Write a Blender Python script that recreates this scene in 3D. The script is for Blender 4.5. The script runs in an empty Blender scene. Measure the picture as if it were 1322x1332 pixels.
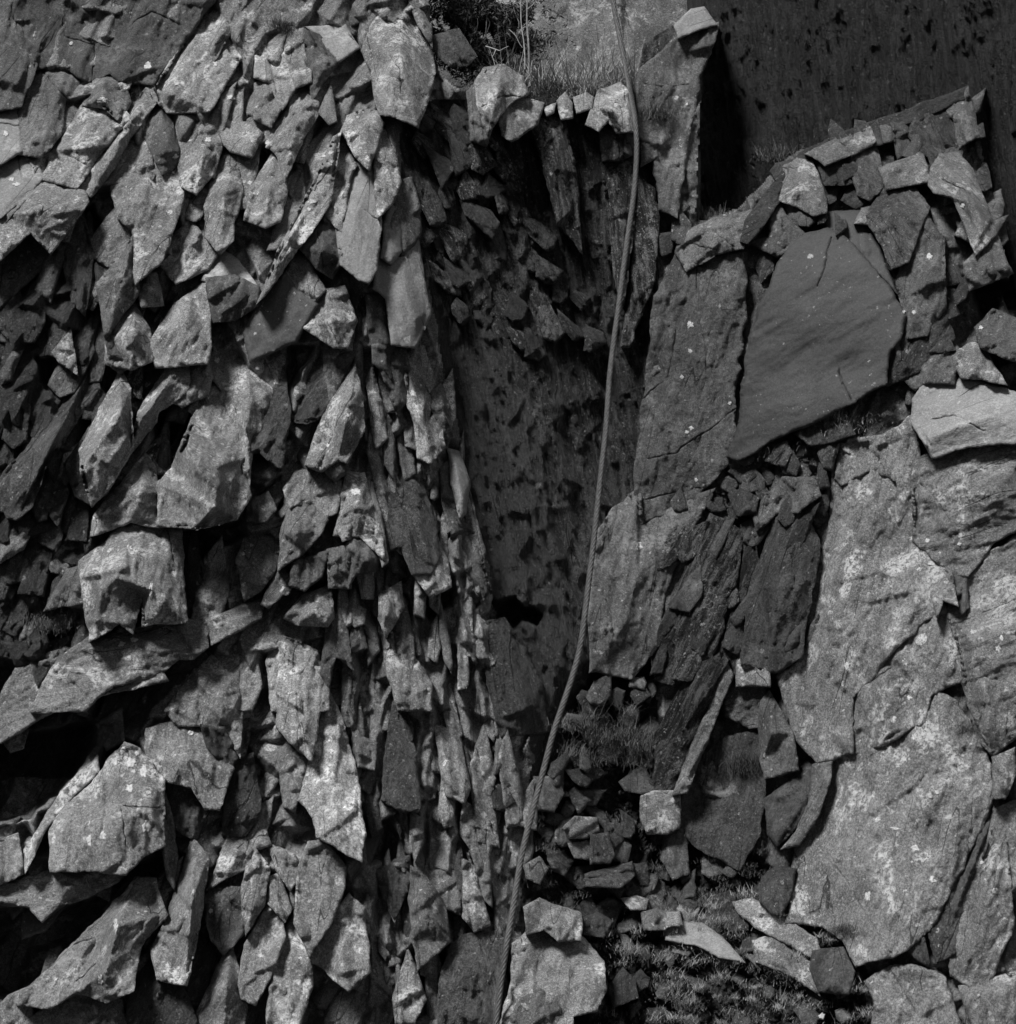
import bpy, math, random
import numpy as np
from mathutils import Vector, Matrix
from mathutils.geometry import delaunay_2d_cdt

# ------------------------------------------------------------ camera, light, exposure
S = bpy.context.scene
CAMD, CZ, K = 12.0, 4.2, 0.005 / 12.0        # camera stands 12 m off the cliff, 5 mm of rock per photo pixel
cd = bpy.data.cameras.new('camera'); cam = bpy.data.objects.new('camera', cd); S.collection.objects.link(cam)
cam.location = (0, -CAMD, CZ); cam.rotation_euler = (math.pi / 2, 0, 0)
cd.sensor_fit = 'HORIZONTAL'; cd.sensor_width = 36; cd.lens = 18 / (661 * K); cd.clip_end = 400
S.camera = cam
SUN_EL, SUN_AZ = math.radians(52), math.radians(-38)     # azimuth measured from straight behind the camera, negative = left
w = bpy.data.worlds.new('World'); S.world = w; w.use_nodes = True
nt = w.node_tree; bg = nt.nodes['Background']
sky = nt.nodes.new('ShaderNodeTexSky'); sky.sky_type = 'NISHITA'; sky.sun_disc = False
sky.sun_elevation = SUN_EL; sky.sun_rotation = math.pi + SUN_AZ
bw = nt.nodes.new('ShaderNodeRGBToBW'); nt.links.new(sky.outputs[0], bw.inputs[0]); nt.links.new(bw.outputs[0], bg.inputs[0])
bg.inputs[1].default_value = 0.04
ld = bpy.data.lights.new('sun', 'SUN'); ld.energy = 4.7; ld.angle = math.radians(16); ld.color = (1, 1, 1)
sun = bpy.data.objects.new('sun', ld); S.collection.objects.link(sun)
sd = Vector((math.sin(SUN_AZ) * math.cos(SUN_EL), -math.cos(SUN_AZ) * math.cos(SUN_EL), math.sin(SUN_EL)))
sun.rotation_euler = sd.to_track_quat('Z', 'Y').to_euler(); sun.location = (-5, -8, 14)
S.view_settings.view_transform = 'Standard'; S.view_settings.look = 'None'; S.view_settings.exposure = 0.18; S.view_settings.gamma = 1

# ------------------------------------------------------------ noise
def hsh(i, j, s):
    n = (i.astype(np.int64) * 374761393 + j.astype(np.int64) * 668265263 + int(s) * 2147483647 + 12345) & 0xFFFFFFFF
    n = ((n ^ (n >> 13)) * 1274126177) & 0xFFFFFFFF
    n = ((n ^ (n >> 16)) * 2246822519) & 0xFFFFFFFF
    return ((n ^ (n >> 15)) & 0xFFFFFF) / float(0x1000000)
def noise(u, v, s):
    i = np.floor(u); j = np.floor(v); f = u - i; g = v - j
    f = f * f * (3 - 2 * f); g = g * g * (3 - 2 * g)
    a = hsh(i, j, s); b = hsh(i + 1, j, s); c = hsh(i, j + 1, s); d = hsh(i + 1, j + 1, s)
    return (a * (1 - f) + b * f) * (1 - g) + (c * (1 - f) + d * f) * g - 0.5
def fbm(u, v, s, o=4, r=.55):
    t = 0; a = 1.0; n = 0
    for k in range(o):
        t = t + a * noise(u * 2 ** k, v * 2 ** k, s + k * 17); n += a; a *= r
    return t / n * 1.6
def rot(px, py, ang):          # u across the grain, v down along it
    a = math.radians(ang); c, s = math.cos(a), math.sin(a)
    return px * c + py * s, -px * s + py * c
def blades(px, py, ang, w, l, seed, H, su, up, dn, tilt=.6):
    """envelope of many overlapping roof-shaped shards: long face rising downwards, abrupt broken lower end (cm)"""
    u, v = rot(px, py, ang); wu = u + 6 * fbm(u / 40, v / 40, seed + 5, 3); U = wu / w; V = v / l
    i0 = np.floor(U); j0 = np.floor(V); best = np.full(u.shape, -1e9)
    for di in (-1, 0, 1):
        for dj in (-1, 0, 1):
            i = i0 + di; j = j0 + dj
            r1 = hsh(i, j, seed); r2 = hsh(i, j, seed + 1); r3 = hsh(i, j, seed + 2); r4 = hsh(i, j, seed + 3); r5 = hsh(i, j, seed + 4)
            x = (U - i - .15 - .7 * r1) * w; y = (V - j - .15 - .7 * r2) * l
            sk = (r5 - .5) * .5
            x = x + y * sk
            y = y + x * (r4 - .5) * 2.2
            pt = 1 + 1.3 * np.clip(-y / l, 0, 1.2)
            a = np.where(x < 0, -x * su * (.5 + r4), x * su * (1.5 - r4)) * pt
            b = np.where(y < 0, -y * up * (.6 + .8 * r5), y * dn)
            best = np.maximum(best, H * r3 - a - b + x * (r1 - .5) * tilt)
    return best
def ribs(px, py, ang, s, chip=.6):        # upright ribbing of the wet walls (cm)
    u, v = rot(px, py, ang); u = u + 9 * fbm(u / 50, v / 160, s, 3)
    h = np.abs(noise(u / 34, v / 330, s + 1)) * 15 + np.abs(noise(u / 15, v / 150, s + 2)) * 9 + np.abs(noise(u / 6.5, v / 60, s + 3)) * 5 + np.abs(noise(u / 3.6, v / 26, s + 4)) * 2.5
    h = h * .75 + np.maximum(-1, blades(px, py, ang + 4, 15, 48, s + 9, 8, .5, .14, .5)) * chip + np.maximum(-1, blades(px, py, ang - 20, 34, 60, s + 11, 10, .4, .2, .5)) * chip * .8
    return h + layers(fbm(u / 45, v / 210, s + 5, 5) * 26, 3) * .55 + fbm(u / 8, v / 14, s + 6, 3) * 2.4
def layers(h, step):            # cleavage: the surface breaks in thin parallel sheets
    q = h / step; f = np.floor(q); t = np.clip((q - f) * 5, 0, 1)
    return (f + t * t * (3 - 2 * t)) * step

# ------------------------------------------------------------ the cliff's large shape: metres beyond the y = 0 plane
GY = np.array([
 [1.4, 1.35, 1.3, 1.2, 1.5, 1.9, 1.9, 1.9, 1.8],
 [ .85, .88, .85, .75, 1.15, 1.5, 1.7, 1.6, 1.5],
 [ .4, .45, .45, .35, 1.05, 1.4, 1.0, .75, .7],
 [ .2, .25, .25, .25, .85, 1.4, .85, .5, .2],
 [ .0, .05, .05, .08, .55, 1.3, .8, .3, -.1],
 [-.2, -.15, -.12, -.08, .28, 1.05, .7, .0, -.4],
 [-.4, -.35, -.3, -.26, .0, .8, .6, -.2, -.6],
 [-.6, -.55, -.5, -.5, -.25, .3, .2, -.5, -.8],
 [-.8, -.8, -.7, -.7, -.6, -.5, -.4, -.8, -1.0]])
def base(px, py):
    fx = np.clip(np.asarray(px, float) / 165.25, -1.8, 9.8); fy = np.clip(np.asarray(py, float) / 166.5, -1.8, 9.8)
    cx = np.clip(fx, 0, 8); cy = np.clip(fy, 0, 8)
    i = np.minimum(np.floor(cx), 7).astype(int); j = np.minimum(np.floor(cy), 7).astype(int)
    def cub(p0, p1, p2, p3, t): return p1 + .5 * t * (p2 - p0 + t * (2 * p0 - 5 * p1 + 4 * p2 - p3 + t * (3 * (p1 - p2) + p3 - p0)))
    tx = cx - i; ty = cy - j; rows = []
    for k in (-1, 0, 1, 2):
        r = np.clip(j + k, 0, 8)
        rows.append(cub(*[GY[r, np.clip(i + m, 0, 8)] for m in (-1, 0, 1, 2)], tx))
    y = cub(*rows, ty)
    return y + (cy - fy) * .22 * 1.0 + (np.abs(fx - cx)) * .1
def world(px, py, Y):
    d = Y + CAMD
    return np.stack([(px - 661) * K * d, Y, (666 - py) * K * d + CZ], -1)
def at(px, py, out=0.0):        # a point 'out' metres in front of the smooth cliff
    return Vector(world(np.float64(px), np.float64(py), base(px, py) - out))

# ------------------------------------------------------------ materials
def nodes(m):
    m.use_nodes = True; t = m.node_tree; return t, t.nodes['Principled BSDF'], t.nodes.new, t.links.new
def rock_mat(name, dark, light, spots=.5, speck=.5, streak=.3, rough=.8, bump=.5, lich=.5, spotcol=.5, stain=.4, lines=0.0, FIS=1.0):
    m = bpy.data.materials.new(name); t, bs, N, L = nodes(m)
    def math_(op, a, b=None, c=None):
        n = N('ShaderNodeMath'); n.operation = op
        for k, v in enumerate((a, b, c)):
            if v is None: continue
            if isinstance(v, (int, float)): n.inputs[k].default_value = v
            else: L(v, n.inputs[k])
        return n.outputs[0]
    def ramp(v, a, b, x=0.0, y=1.0):
        n = N('ShaderNodeMapRange'); n.interpolation_type = 'SMOOTHSTEP'
        L(v, n.inputs[0]); n.inputs[1].default_value = a; n.inputs[2].default_value = b; n.inputs[3].default_value = x; n.inputs[4].default_value = y
        return n.outputs[0]
    def mix(f, a, b):
        n = N('ShaderNodeMix'); n.data_type = 'FLOAT'
        for k, v in ((0, f), (2, a), (3, b)):
            if isinstance(v, (int, float)): n.inputs[k].default_value = v
            else: L(v, n.inputs[k])
        return n.outputs[0]
    geo = N('ShaderNodeNewGeometry').outputs['Position']
    at_ = N('ShaderNodeAttribute'); at_.attribute_type = 'OBJECT'; at_.attribute_name = 'grain'
    to_ = N('ShaderNodeAttribute'); to_.attribute_type = 'OBJECT'; to_.attribute_name = 'tone'
    vr = N('ShaderNodeVectorRotate'); vr.rotation_type = 'Y_AXIS'; L(geo, vr.inputs['Vector']); L(at_.outputs['Fac'], vr.inputs['Angle'])
    def noise_(vec, sc, det=4, r=.6, dist=0.0, scale=None):
        if scale:
            mp = N('ShaderNodeMapping'); mp.inputs['Scale'].default_value = scale; L(vec, mp.inputs[0]); vec = mp.outputs[0]
        n = N('ShaderNodeTexNoise'); n.inputs['Scale'].default_value = sc; n.inputs['Detail'].default_value = det
        n.inputs['Roughness'].default_value = r; n.inputs['Distortion'].default_value = dist; L(vec, n.inputs[0]); return n
    def voro(vec, sc, scale=None):
        if scale:
            mp = N('ShaderNodeMapping'); mp.inputs['Scale'].default_value = scale; L(vec, mp.inputs[0]); vec = mp.outputs[0]
        n = N('ShaderNodeTexVoronoi'); n.inputs['Scale'].default_value = sc; L(vec, n.inputs[0]); return n
    big = noise_(geo, 1.6, 5, .6, .3).outputs[0]
    midn = noise_(vr.outputs[0], 9, 6, .65, .4, (1, 1, .5)).outputs[0]
    fine = noise_(geo, 70, 5, .75).outputs[0]
    grain = noise_(geo, 190, 2, .8).outputs[0]
    strk = noise_(vr.outputs[0], 1.0, 6, .7, .15, (26, 26, 1.6)).outputs[0]
    fine = ramp(fine, .36, .64); grain = ramp(grain, .34, .66)
    fac = math_('ADD', math_('MULTIPLY', ramp(big, .3, .7), .35), math_('MULTIPLY', ramp(midn, .3, .7), .45))
    fac = math_('ADD', fac, math_('MULTIPLY', math_('SUBTRACT', ramp(strk, .3, .7), .5), streak))
    fac = math_('ADD', fac, math_('MULTIPLY', math_('SUBTRACT', fine, .5), .75))
    fac = math_('ADD', fac, math_('MULTIPLY', math_('SUBTRACT', grain, .5), .75))
    if streak > 1.5: fac = math_('MULTIPLY', math_('SUBTRACT', fac, .22), 1.15)
    cl = N('ShaderNodeClamp'); L(fac, cl.inputs[0])
    col = mix(cl.outputs[0], dark, light)
    # dark seepage stains running down
    seep = noise_(geo, 1.0, 5, .6, .5, (5.5, 5.5, .9)).outputs[0]
    col = math_('MULTIPLY', col, mix(math_('MULTIPLY', ramp(seep, .5, .68), stain), 1.0, .35))
    if lines >= 1.0 and streak > 1.5:
        dz = noise_(vr.outputs[0], 1.0, 5, .75, .3, (34, 34, 4.5)).outputs[0]
        col = mix(math_('MULTIPLY', ramp(dz, .62, .70), ramp(noise_(geo, 2.2, 4, .65).outputs[0], .45, .62)), col, .34)
    # hair fissures along the cleavage, and a few across it
    f1 = math_('ABSOLUTE', math_('SUBTRACT', noise_(vr.outputs[0], 1.0, 0, .5, 0.0, (9, 1.5, .45)).outputs[0], .5))
    fm = ramp(noise_(geo, 2.7, 2, .5).outputs[0], .44, .56)
    fis = math_('MULTIPLY', ramp(f1, .002, .009, 1.0, 0.0), fm)
    fis = math_('MULTIPLY', fis, FIS)
    col = math_('MULTIPLY', col, math_('SUBTRACT', 1.0, math_('MULTIPLY', fis, .75)))
    # crust of pale lichen, in patches
    warp = N('ShaderNodeVectorMath'); warp.operation = 'MULTIPLY_ADD'
    wn = noise_(geo, 38, 5, .75); L(wn.outputs['Color'], warp.inputs[0]); warp.inputs[1].default_value = (.055, .055, .055); L(geo, warp.inputs[2]); wp = warp.outputs[0]
    patch = math_('MULTIPLY', ramp(noise_(geo, 3.2, 6, .7, .6).outputs[0], .53, .62), ramp(noise_(geo, 34, 5, .8).outputs[0], .45, .53))
    col = mix(math_('MULTIPLY', patch, lich), col, light * 1.9)
    # round lichen rosettes of many sizes
    brk = noise_(geo, 85, 3, .7).outputs[0]
    def dots(sc, rmin, rmax, dens, c, zone):
        nonlocal col
        v = voro(wp, sc); sep = N('ShaderNodeSeparateColor'); L(v.outputs['Color'], sep.inputs[0])
        rad = math_('MULTIPLY_ADD', math_('POWER', sep.outputs[0], 3.0), rmax - rmin, rmin)
        inside = math_('LESS_THAN', v.outputs['Distance'], rad)
        on = math_('LESS_THAN', sep.outputs[1], math_('MULTIPLY', zone, dens) if zone is not None else dens)
        f = math_('MULTIPLY', math_('MULTIPLY', inside, on), ramp(brk, .38, .55, .15, 1.0))
        edge = math_('ADD', .72, math_('MULTIPLY', fine, .55))
        col = mix(f, col, math_('MULTIPLY', edge, c))
    zone = ramp(noise_(geo, 1.1, 3, .6).outputs[0], .38, .62)
    zone2 = ramp(noise_(geo, 2.3, 4, .6).outputs[0], .36, .6)
    dots(3.4, .04, .14, .55 * spots, spotcol, zone)
    dots(8.5, .05, .24, .5 * spots, spotcol, zone2)
    dots(24, .08, .34, .9 * speck, spotcol * .75, zone2)
    dots(55, .12, .45, .95 * speck, spotcol * .6, zone)
    col = math_('MULTIPLY', col, to_.outputs['Fac'])
    comb = N('ShaderNodeCombineColor')
    for k in range(3): L(col, comb.inputs[k])
    L(comb.outputs[0], bs.inputs['Base Color'])
    rg = ramp(midn, .3, .7, rough - .1, min(1, rough + .1)); L(rg, bs.inputs['Roughness']); bs.inputs['Specular IOR Level'].default_value = .4
    # relief
    hgt = math_('ADD', math_('MULTIPLY', fine, .5), math_('MULTIPLY', strk, .7 + lines * 1.5))
    hgt = math_('ADD', hgt, math_('MULTIPLY', midn, 1.2)); hgt = math_('ADD', hgt, math_('MULTIPLY', noise_(vr.outputs[0], 28, 5, .7, .6, (1, 1, .45)).outputs[0], .9))
    hgt = math_('SUBTRACT', hgt, math_('MULTIPLY', fis, 1.0))
    bp = N('ShaderNodeBump'); bp.inputs['Strength'].default_value = bump; bp.inputs['Distance'].default_value = .03; L(hgt, bp.inputs['Height']); L(bp.outputs[0], bs.inputs['Normal'])
    return m
MAT = {
 'L': rock_mat('pale_lichened_slate', .095, .345, 1.0, 1.0, .25, .85, .55, .8, .62, .3),
 'G': rock_mat('grey_slate', .055, .20, .5, .6, .35, .78, .55, .45, .5, .4),
 'D': rock_mat('smooth_dark_slate', .040, .075, .08, .2, .12, .7, .22, .12, .4, .12, 0.0, .25),
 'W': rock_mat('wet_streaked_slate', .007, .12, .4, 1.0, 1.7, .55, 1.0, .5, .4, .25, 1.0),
 'S': rock_mat('striated_slate', .04, .16, .35, .5, .8, .52, .9, .3, .5, .4, 1.0),
 'B': rock_mat('fresh_broken_slate', .24, .42, .4, .5, .25, .85, .5, .4, .6, .25),
 'M': rock_mat('mossy_dark_slate', .015, .055, .2, .4, .5, .9, .9, .35, .25, .6)}
def plain_mat(name, c, rough=.7, metal=0.0, var=.4, sc=30):
    m = bpy.data.materials.new(name); t, bs, N, L = nodes(m)
    tc = N('ShaderNodeNewGeometry'); n = N('ShaderNodeTexNoise'); n.inputs['Scale'].default_value = sc; n.inputs['Detail'].default_value = 4; L(tc.outputs['Position'], n.inputs[0])
    r = N('ShaderNodeMapRange'); L(n.outputs[0], r.inputs[0]); r.inputs[1].default_value = .3; r.inputs[2].default_value = .7; r.inputs[3].default_value = c * (1 - var); r.inputs[4].default_value = c * (1 + var)
    cb = N('ShaderNodeCombineColor')
    for k in range(3): L(r.outputs[0], cb.inputs[k])
    L(cb.outputs[0], bs.inputs['Base Color']); bs.inputs['Roughness'].default_value = rough; bs.inputs['Metallic'].default_value = metal
    return m

# ------------------------------------------------------------ mesh helpers
def mesh_np(name, V, F, mat, smooth=False):
    """V (n,3), F list of arrays (m,3) / (m,4)"""
    me = bpy.data.meshes.new(name); V = np.ascontiguousarray(V, np.float32)
    me.vertices.add(len(V)); me.vertices.foreach_set('co', V.ravel())
    loops = np.concatenate([f.ravel() for f in F]).astype(np.int32); cnt = np.concatenate([np.full(len(f), f.shape[1]) for f in F]).astype(np.int32)
    me.loops.add(len(loops)); me.loops.foreach_set('vertex_index', loops)
    me.polygons.add(len(cnt)); me.polygons.foreach_set('loop_start', np.concatenate([[0], np.cumsum(cnt)[:-1]]).astype(np.int32)); me.polygons.foreach_set('loop_total', cnt)
    if smooth: me.polygons.foreach_set('use_smooth', np.ones(len(cnt), bool))
    me.update(calc_edges=True); me.validate(); me.materials.append(mat)
    return me
def link(name, me, parent=None, loc=None, **props):
    o = bpy.data.objects.new(name, me); S.collection.objects.link(o)
    if loc is not None: o.location = loc
    if parent is not None: o.parent = parent
    for k, v in props.items():
        if v is not None: o[k] = v
    return o
def inpoly(x, y, P):
    P = np.asarray(P, float); r = np.zeros(x.shape, bool); n = len(P)
    for k in range(n):
        x1, y1 = P[k, :2]; x2, y2 = P[(k + 1) % n, :2]
        if y1 == y2: continue
        r ^= ((y1 > y) != (y2 > y)) & (x < (x2 - x1) * (y - y1) / (y2 - y1) + x1)
    return r
def segdist(x, y, P):
    P = np.asarray(P, float); d = np.full(x.shape, 1e9); n = len(P)
    for k in range(n):
        a = P[k, :2]; b = P[(k + 1) % n, :2]; ab = b - a; L = ab @ ab + 1e-9
        t = np.clip(((x - a[0]) * ab[0] + (y - a[1]) * ab[1]) / L, 0, 1)
        d = np.minimum(d, np.hypot(x - a[0] - t * ab[0], y - a[1] - t * ab[1]))
    return d
ZO = {'A': (0, 0, .3631), 'B': (400, 0, .3631), 'C': (840, 0, .3646), 'D': (0, 440, .3631), 'E': (400, 440, .3631), 'F': (840, 440, .3646),
      'G': (0, 880, .3631), 'H': (400, 880, .3631), 'I': (840, 880, .3646), 'P': (0, 0, 1), 'J': (430, 480, .2103), 'Q': (430, 1000, .2493), 'U': (660, 860, .3026), 'T': (560, 0, .2269)}
def pts(z, s):
    ox, oy, k = ZO[z]; out = []
    for t in s.split():
        a = t.split(',')
        if t[0] == 'o': out.append((int(a[0][1:]), float(a[1]) if len(a) > 1 else None))
        else: out.append((ox + float(a[0]) * k, oy + float(a[1]) * k, float(a[2]) if len(a) > 2 else 0.0))
    return out
RS = [0]; RIDGE = 1.7; BUILT = []
def interp(cv, ct, x, y):
    """piecewise linear height over a coarse triangulation"""
    h = np.zeros(x.shape); done = np.zeros(x.shape, bool); bd = np.full(x.shape, 1e9)
    for t in ct:
        (x1, y1, z1), (x2, y2, z2), (x3, y3, z3) = cv[t[0]], cv[t[1]], cv[t[2]]
        D = (y2 - y3) * (x1 - x3) + (x3 - x2) * (y1 - y3)
        if abs(D) < 1e-6: continue
        a = ((y2 - y3) * (x - x3) + (x3 - x2) * (y - y3)) / D; b = ((y3 - y1) * (x - x3) + (x1 - x3) * (y - y3)) / D; c = 1 - a - b
        out = -np.minimum(np.minimum(a, b), c)
        aa, bb, cc = np.clip(a, 0, 1), np.clip(b, 0, 1), np.clip(c, 0, 1); s_ = aa + bb + cc
        m = out < bd
        h = np.where(m, (aa * z1 + bb * z2 + cc * z3) / s_, h); bd = np.where(m, out, bd)
    return h
def rock(z, mat, d0, tu, tl, ang, outline, ridges='', name='rock_slab', label=None, cat=None, parent=None, group=None, cracks='', thick=.35, res=2.7, rough=1.0, edge=1.0, kind=None):
    RS[0] += 1; sid = RS[0] * 7 + 1
    tone = 1.0
    if len(mat) > 1: tone = float(mat[1:]); mat = mat[0]
    O = [list(p) for p in pts(z, outline)]
    if mat == 'D' and z != 'P' and len(O) and (max(p[0] for p in O) - min(p[0] for p in O)) < 75: mat = 'G'; tone *= .58
    cx = sum(p[0] for p in O) / len(O); cy = sum(p[1] for p in O) / len(O)
    area = abs(sum(O[k][0] * O[(k + 1) % len(O)][1] - O[(k + 1) % len(O)][0] * O[k][1] for k in range(len(O)))) / 2
    size = math.sqrt(area)
    # coarse surface
    cv = [tuple(p) for p in O]; ce = [(k, (k + 1) % len(O)) for k in range(len(O))]; RL = []
    for line in [r for r in ridges.split(';') if r.strip()]:
        prev = None; rl = []
        for p in pts(z, line):
            if len(p) == 2:
                k = p[0]
                if p[1] is not None: cv[k] = (cv[k][0], cv[k][1], p[1])
            else: cv.append(p); k = len(cv) - 1
            rl.append(k)
            if prev is not None: ce.append((prev, k))
            prev = k
        RL.append(rl)
    if not RL:                                   # no ridge given: break the face into two or three shallow facets
        rr = random.Random(sid); A = np.array(O)[:, :2]; c = A.mean(0); a_ = math.radians(ang + rr.uniform(-14, 14)); U = np.array((math.sin(a_), -math.cos(a_)))
        ext = np.abs((A - c) @ U).max(); W = np.array((U[1], -U[0])); off = rr.uniform(-.12, .12) * size; hh = rr.choice((-.05, .08, .12, .15)) * min(size, 90) * .5 * (.35 if mat in 'D' else 1)
        prev = None; rl = []
        for t in (-.55, -.1, .45):
            p = c + U * t * ext + W * (off + rr.uniform(-.05, .05) * size)
            if inpoly(np.array([p[0]]), np.array([p[1]]), O)[0] and segdist(np.array([p[0]]), np.array([p[1]]), O)[0] > 3:
                cv.append((p[0], p[1], hh * rr.uniform(.6, 1.2))); k = len(cv) - 1; rl.append(k)
                if prev is not None: ce.append((prev, k))
                prev = k
        if len(rl) > 1: RL.append(rl)
    r = delaunay_2d_cdt([Vector(p[:2]) for p in cv], ce, [], 1, 1e-4)
    Cv = []
    for k, p in enumerate(r[0]):
        src = r[3][k]
        hh = cv[src[0]][2] * (RIDGE if cx < 640 or z != 'H' else .8) if src else 0.0
        Cv.append((p.x, p.y, hh))
    Ct = r[2]
    # dense outline with a broken edge
    D = []; amp = min(1.6, .5 + size * .010) * edge; grow = .35 + min(3.6, 1.3 + size * .02); rj = random.Random(sid + 5)
    if z in 'PIB' and mat in 'LB' and size > 40: grow += 1.6
    A0 = np.array([p[:2] for p in O]); nO = len(A0)
    sg = np.sign(sum(A0[k, 0] * A0[(k + 1) % nO, 1] - A0[(k + 1) % nO, 0] * A0[k, 1] for k in range(nO)))
    en = np.roll(A0, -1, 0) - A0; en = np.stack([en[:, 1], -en[:, 0]], 1) / (np.hypot(en[:, 0], en[:, 1])[:, None] + 1e-9) * sg
    mt = en + np.roll(en, 1, 0); mt = mt / np.maximum(.35, (mt * mt).sum(1) / 2)[:, None]
    A1 = A0 + mt * grow
    B_ = []
    for k in range(nO):                              # straight breaks between the corners, each a little off line
        a, b = A1[k], A1[(k + 1) % nO]; L = np.hypot(*(b - a)); n = max(1, int(L / rj.uniform(13, 24))); q = np.array([(b - a)[1], -(b - a)[0]]) / (L + 1e-9)
        for m in range(n):
            t = (m + (rj.uniform(-.3, .3) if m else 0)) / n; B_.append(a + (b - a) * t + q * (rj.uniform(-1, 1) * min(3.2, .4 + size * .016) * edge if m else 0))
    for k in range(len(B_)):
        a, b = B_[k], B_[(k + 1) % len(B_)]; n = max(1, int(np.hypot(*(b - a)) / res))
        for m in range(n): D.append(a + (b - a) * m / n)
    D = np.array(D); nx = noise(D[:, 0] / 9, D[:, 1] / 9, sid) + .8 * noise(D[:, 0] / 3.7, D[:, 1] / 3.7, sid + 3) 
    ny = noise(D[:, 0] / 9, D[:, 1] / 9, sid + 1) + .8 * noise(D[:, 0] / 3.7, D[:, 1] / 3.7, sid + 4) 
    D[:, 0] += nx * amp; D[:, 1] += ny * amp; nD = len(D)
    x0, y0 = D.min(0); x1, y1 = D.max(0)
    gx, gy = np.meshgrid(np.arange(x0, x1, res), np.arange(y0, y1, res * .87))
    gx = gx + (np.arange(gx.shape[0]) % 2)[:, None] * res / 2; rg = np.random.RandomState(sid)
    gx = (gx + rg.uniform(-.25, .25, gx.shape) * res).ravel(); gy = (gy + rg.uniform(-.25, .25, gy.shape) * res).ravel()
    ok = inpoly(gx, gy, D); gx, gy = gx[ok], gy[ok]; ok = segdist(gx, gy, D) > res * .45; gx, gy = gx[ok], gy[ok]
    extra = []; ee = []
    for rl in RL:
        for a, b in zip(rl, rl[1:]):
            a, b = np.array(cv[a][:2]), np.array(cv[b][:2]); n = max(1, int(np.hypot(*(b - a)) / res))
            for m in range(n + 1): extra.append(a + (b - a) * m / n)
    CK = []
    for line in [c for c in cracks.split(';') if c.strip()]:
        cp = np.array([p[:2] for p in pts(z, line)]); cen = []
        for a, b in zip(cp, cp[1:]):
            n = max(1, int(np.hypot(*(b - a)) / 2.5))
            for m in range(n): cen.append(a + (b - a) * m / n)
        cen.append(cp[-1]); cen = np.array(cen)
        cen[:, 0] += 2.2 * noise(cen[:, 0] / 6, cen[:, 1] / 6, sid + 9) + 5 * noise(cen[:, 0] / 25, cen[:, 1] / 25, sid + 13); cen[:, 1] += 2.2 * noise(cen[:, 0] / 6, cen[:, 1] / 6, sid + 10)
        CK.append(cen)
    gd = np.full(gx.shape, 1e9)
    for c in CK:
        for p in c: gd = np.minimum(gd, np.hypot(gx - p[0], gy - p[1]))
    if extra:
        E = np.array(extra); E = E[inpoly(E[:, 0], E[:, 1], D)]
        if len(E):
            E = E[segdist(E[:, 0], E[:, 1], D) > .5]
            for p in E: gd = np.minimum(gd, np.where(np.hypot(gx - p[0], gy - p[1]) < res * .5, 0, 1e9))
    else: E = np.zeros((0, 2))
    keep = gd > 1.9; gx, gy = gx[keep], gy[keep]
    cpts = []
    for c in CK:
        tg = np.gradient(c, axis=0); tg /= (np.hypot(tg[:, 0], tg[:, 1])[:, None] + 1e-9); nr = np.stack([-tg[:, 1], tg[:, 0]], 1)
        for off in (0, .75, -.75): cpts.append(c + nr * off)
    cpts = np.concatenate(cpts) if cpts else np.zeros((0, 2))
    if len(cpts): cpts = cpts[inpoly(cpts[:, 0], cpts[:, 1], D)]
    allp = np.concatenate([D, E, cpts, np.stack([gx, gy], 1)])
    r = delaunay_2d_cdt([Vector(p) for p in allp], [(k, (k + 1) % nD) for k in range(nD)], [], 1, 1e-5)
    X = np.array([(p.x, p.y) for p in r[0]]); T = np.array(r[2], int)
    ring = [None] * nD
    for k, src in enumerate(r[3]):
        for s_ in src:
            if s_ < nD: ring[s_] = k
    ring = [k for k in ring if k is not None]; ring = [k for i, k in enumerate(ring) if k != ring[i - 1]]
    px, py = X[:, 0], X[:, 1]
    hgt_ = max(p[1] for p in O) - min(p[1] for p in O)
    if cx < 590 and tu >= .2:                    # heads of the blades merge into the cliff, only their feet stand out
        d0 = min(d0, 5 + .15 * hgt_) + (d0 * .15); tu = max(tu, .42)
    if z in 'PI':
        tu *= .32; tl *= .45
        if mat == 'L' and size > 40: d0 = 12 + (d0 - 12) * .15; tu *= .4; tl *= .5
    d = d0 + tu * (py - cy) * .5 + tl * (px - cx) * .5 + interp(Cv, Ct, px, py)
    u, v = rot(px, py, ang)
    det = layers(fbm(u / 26, v / 90, sid, 4) * 6 * min(1, size / 60), 1.5 if mat not in 'D' else .8) * (.8 if mat not in 'DB' else .45)
    if size > 110: det = det + layers(fbm(u / 55, v / 95, sid + 60, 5) * 11, 2.2) * (.55 if mat != 'D' else .0)
    det = det + fbm(u / 9, v / 22, sid + 2, 3) * (1.5 if mat in 'SWM' else .8 if mat not in 'D' else .3)
    det = det + fbm(px / 60, py / 60, sid + 3, 2) * 3 * min(1, size / 80)
    if mat in 'SWM': det = det + np.abs(noise(u / 5, v / 60, sid + 4)) * 2.2
    if mat not in 'DB' and size > 24:            # spalls: thin angular flakes still clinging to the face
        w_ = max(14, min(38, size * .38)); sp = blades(px, py, ang + 6, w_, w_ * 2.3, sid + 40, 9, .28, .10, .9)
        det = det + np.maximum(0, sp) * (.85 if mat in 'LG' else .6) * (0.5 if z in 'PI' else 1)
        det = det + np.clip(fbm(u / 7, v / 26, sid + 70, 4) * 4, -.6, 2.4) * .8
        det = det + np.abs(noise(u / 4.2, v / 45, sid + 44)) * 1.6 * np.clip(fbm(px / 45, py / 45, sid + 45, 2) * 4, 0, 1)
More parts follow.
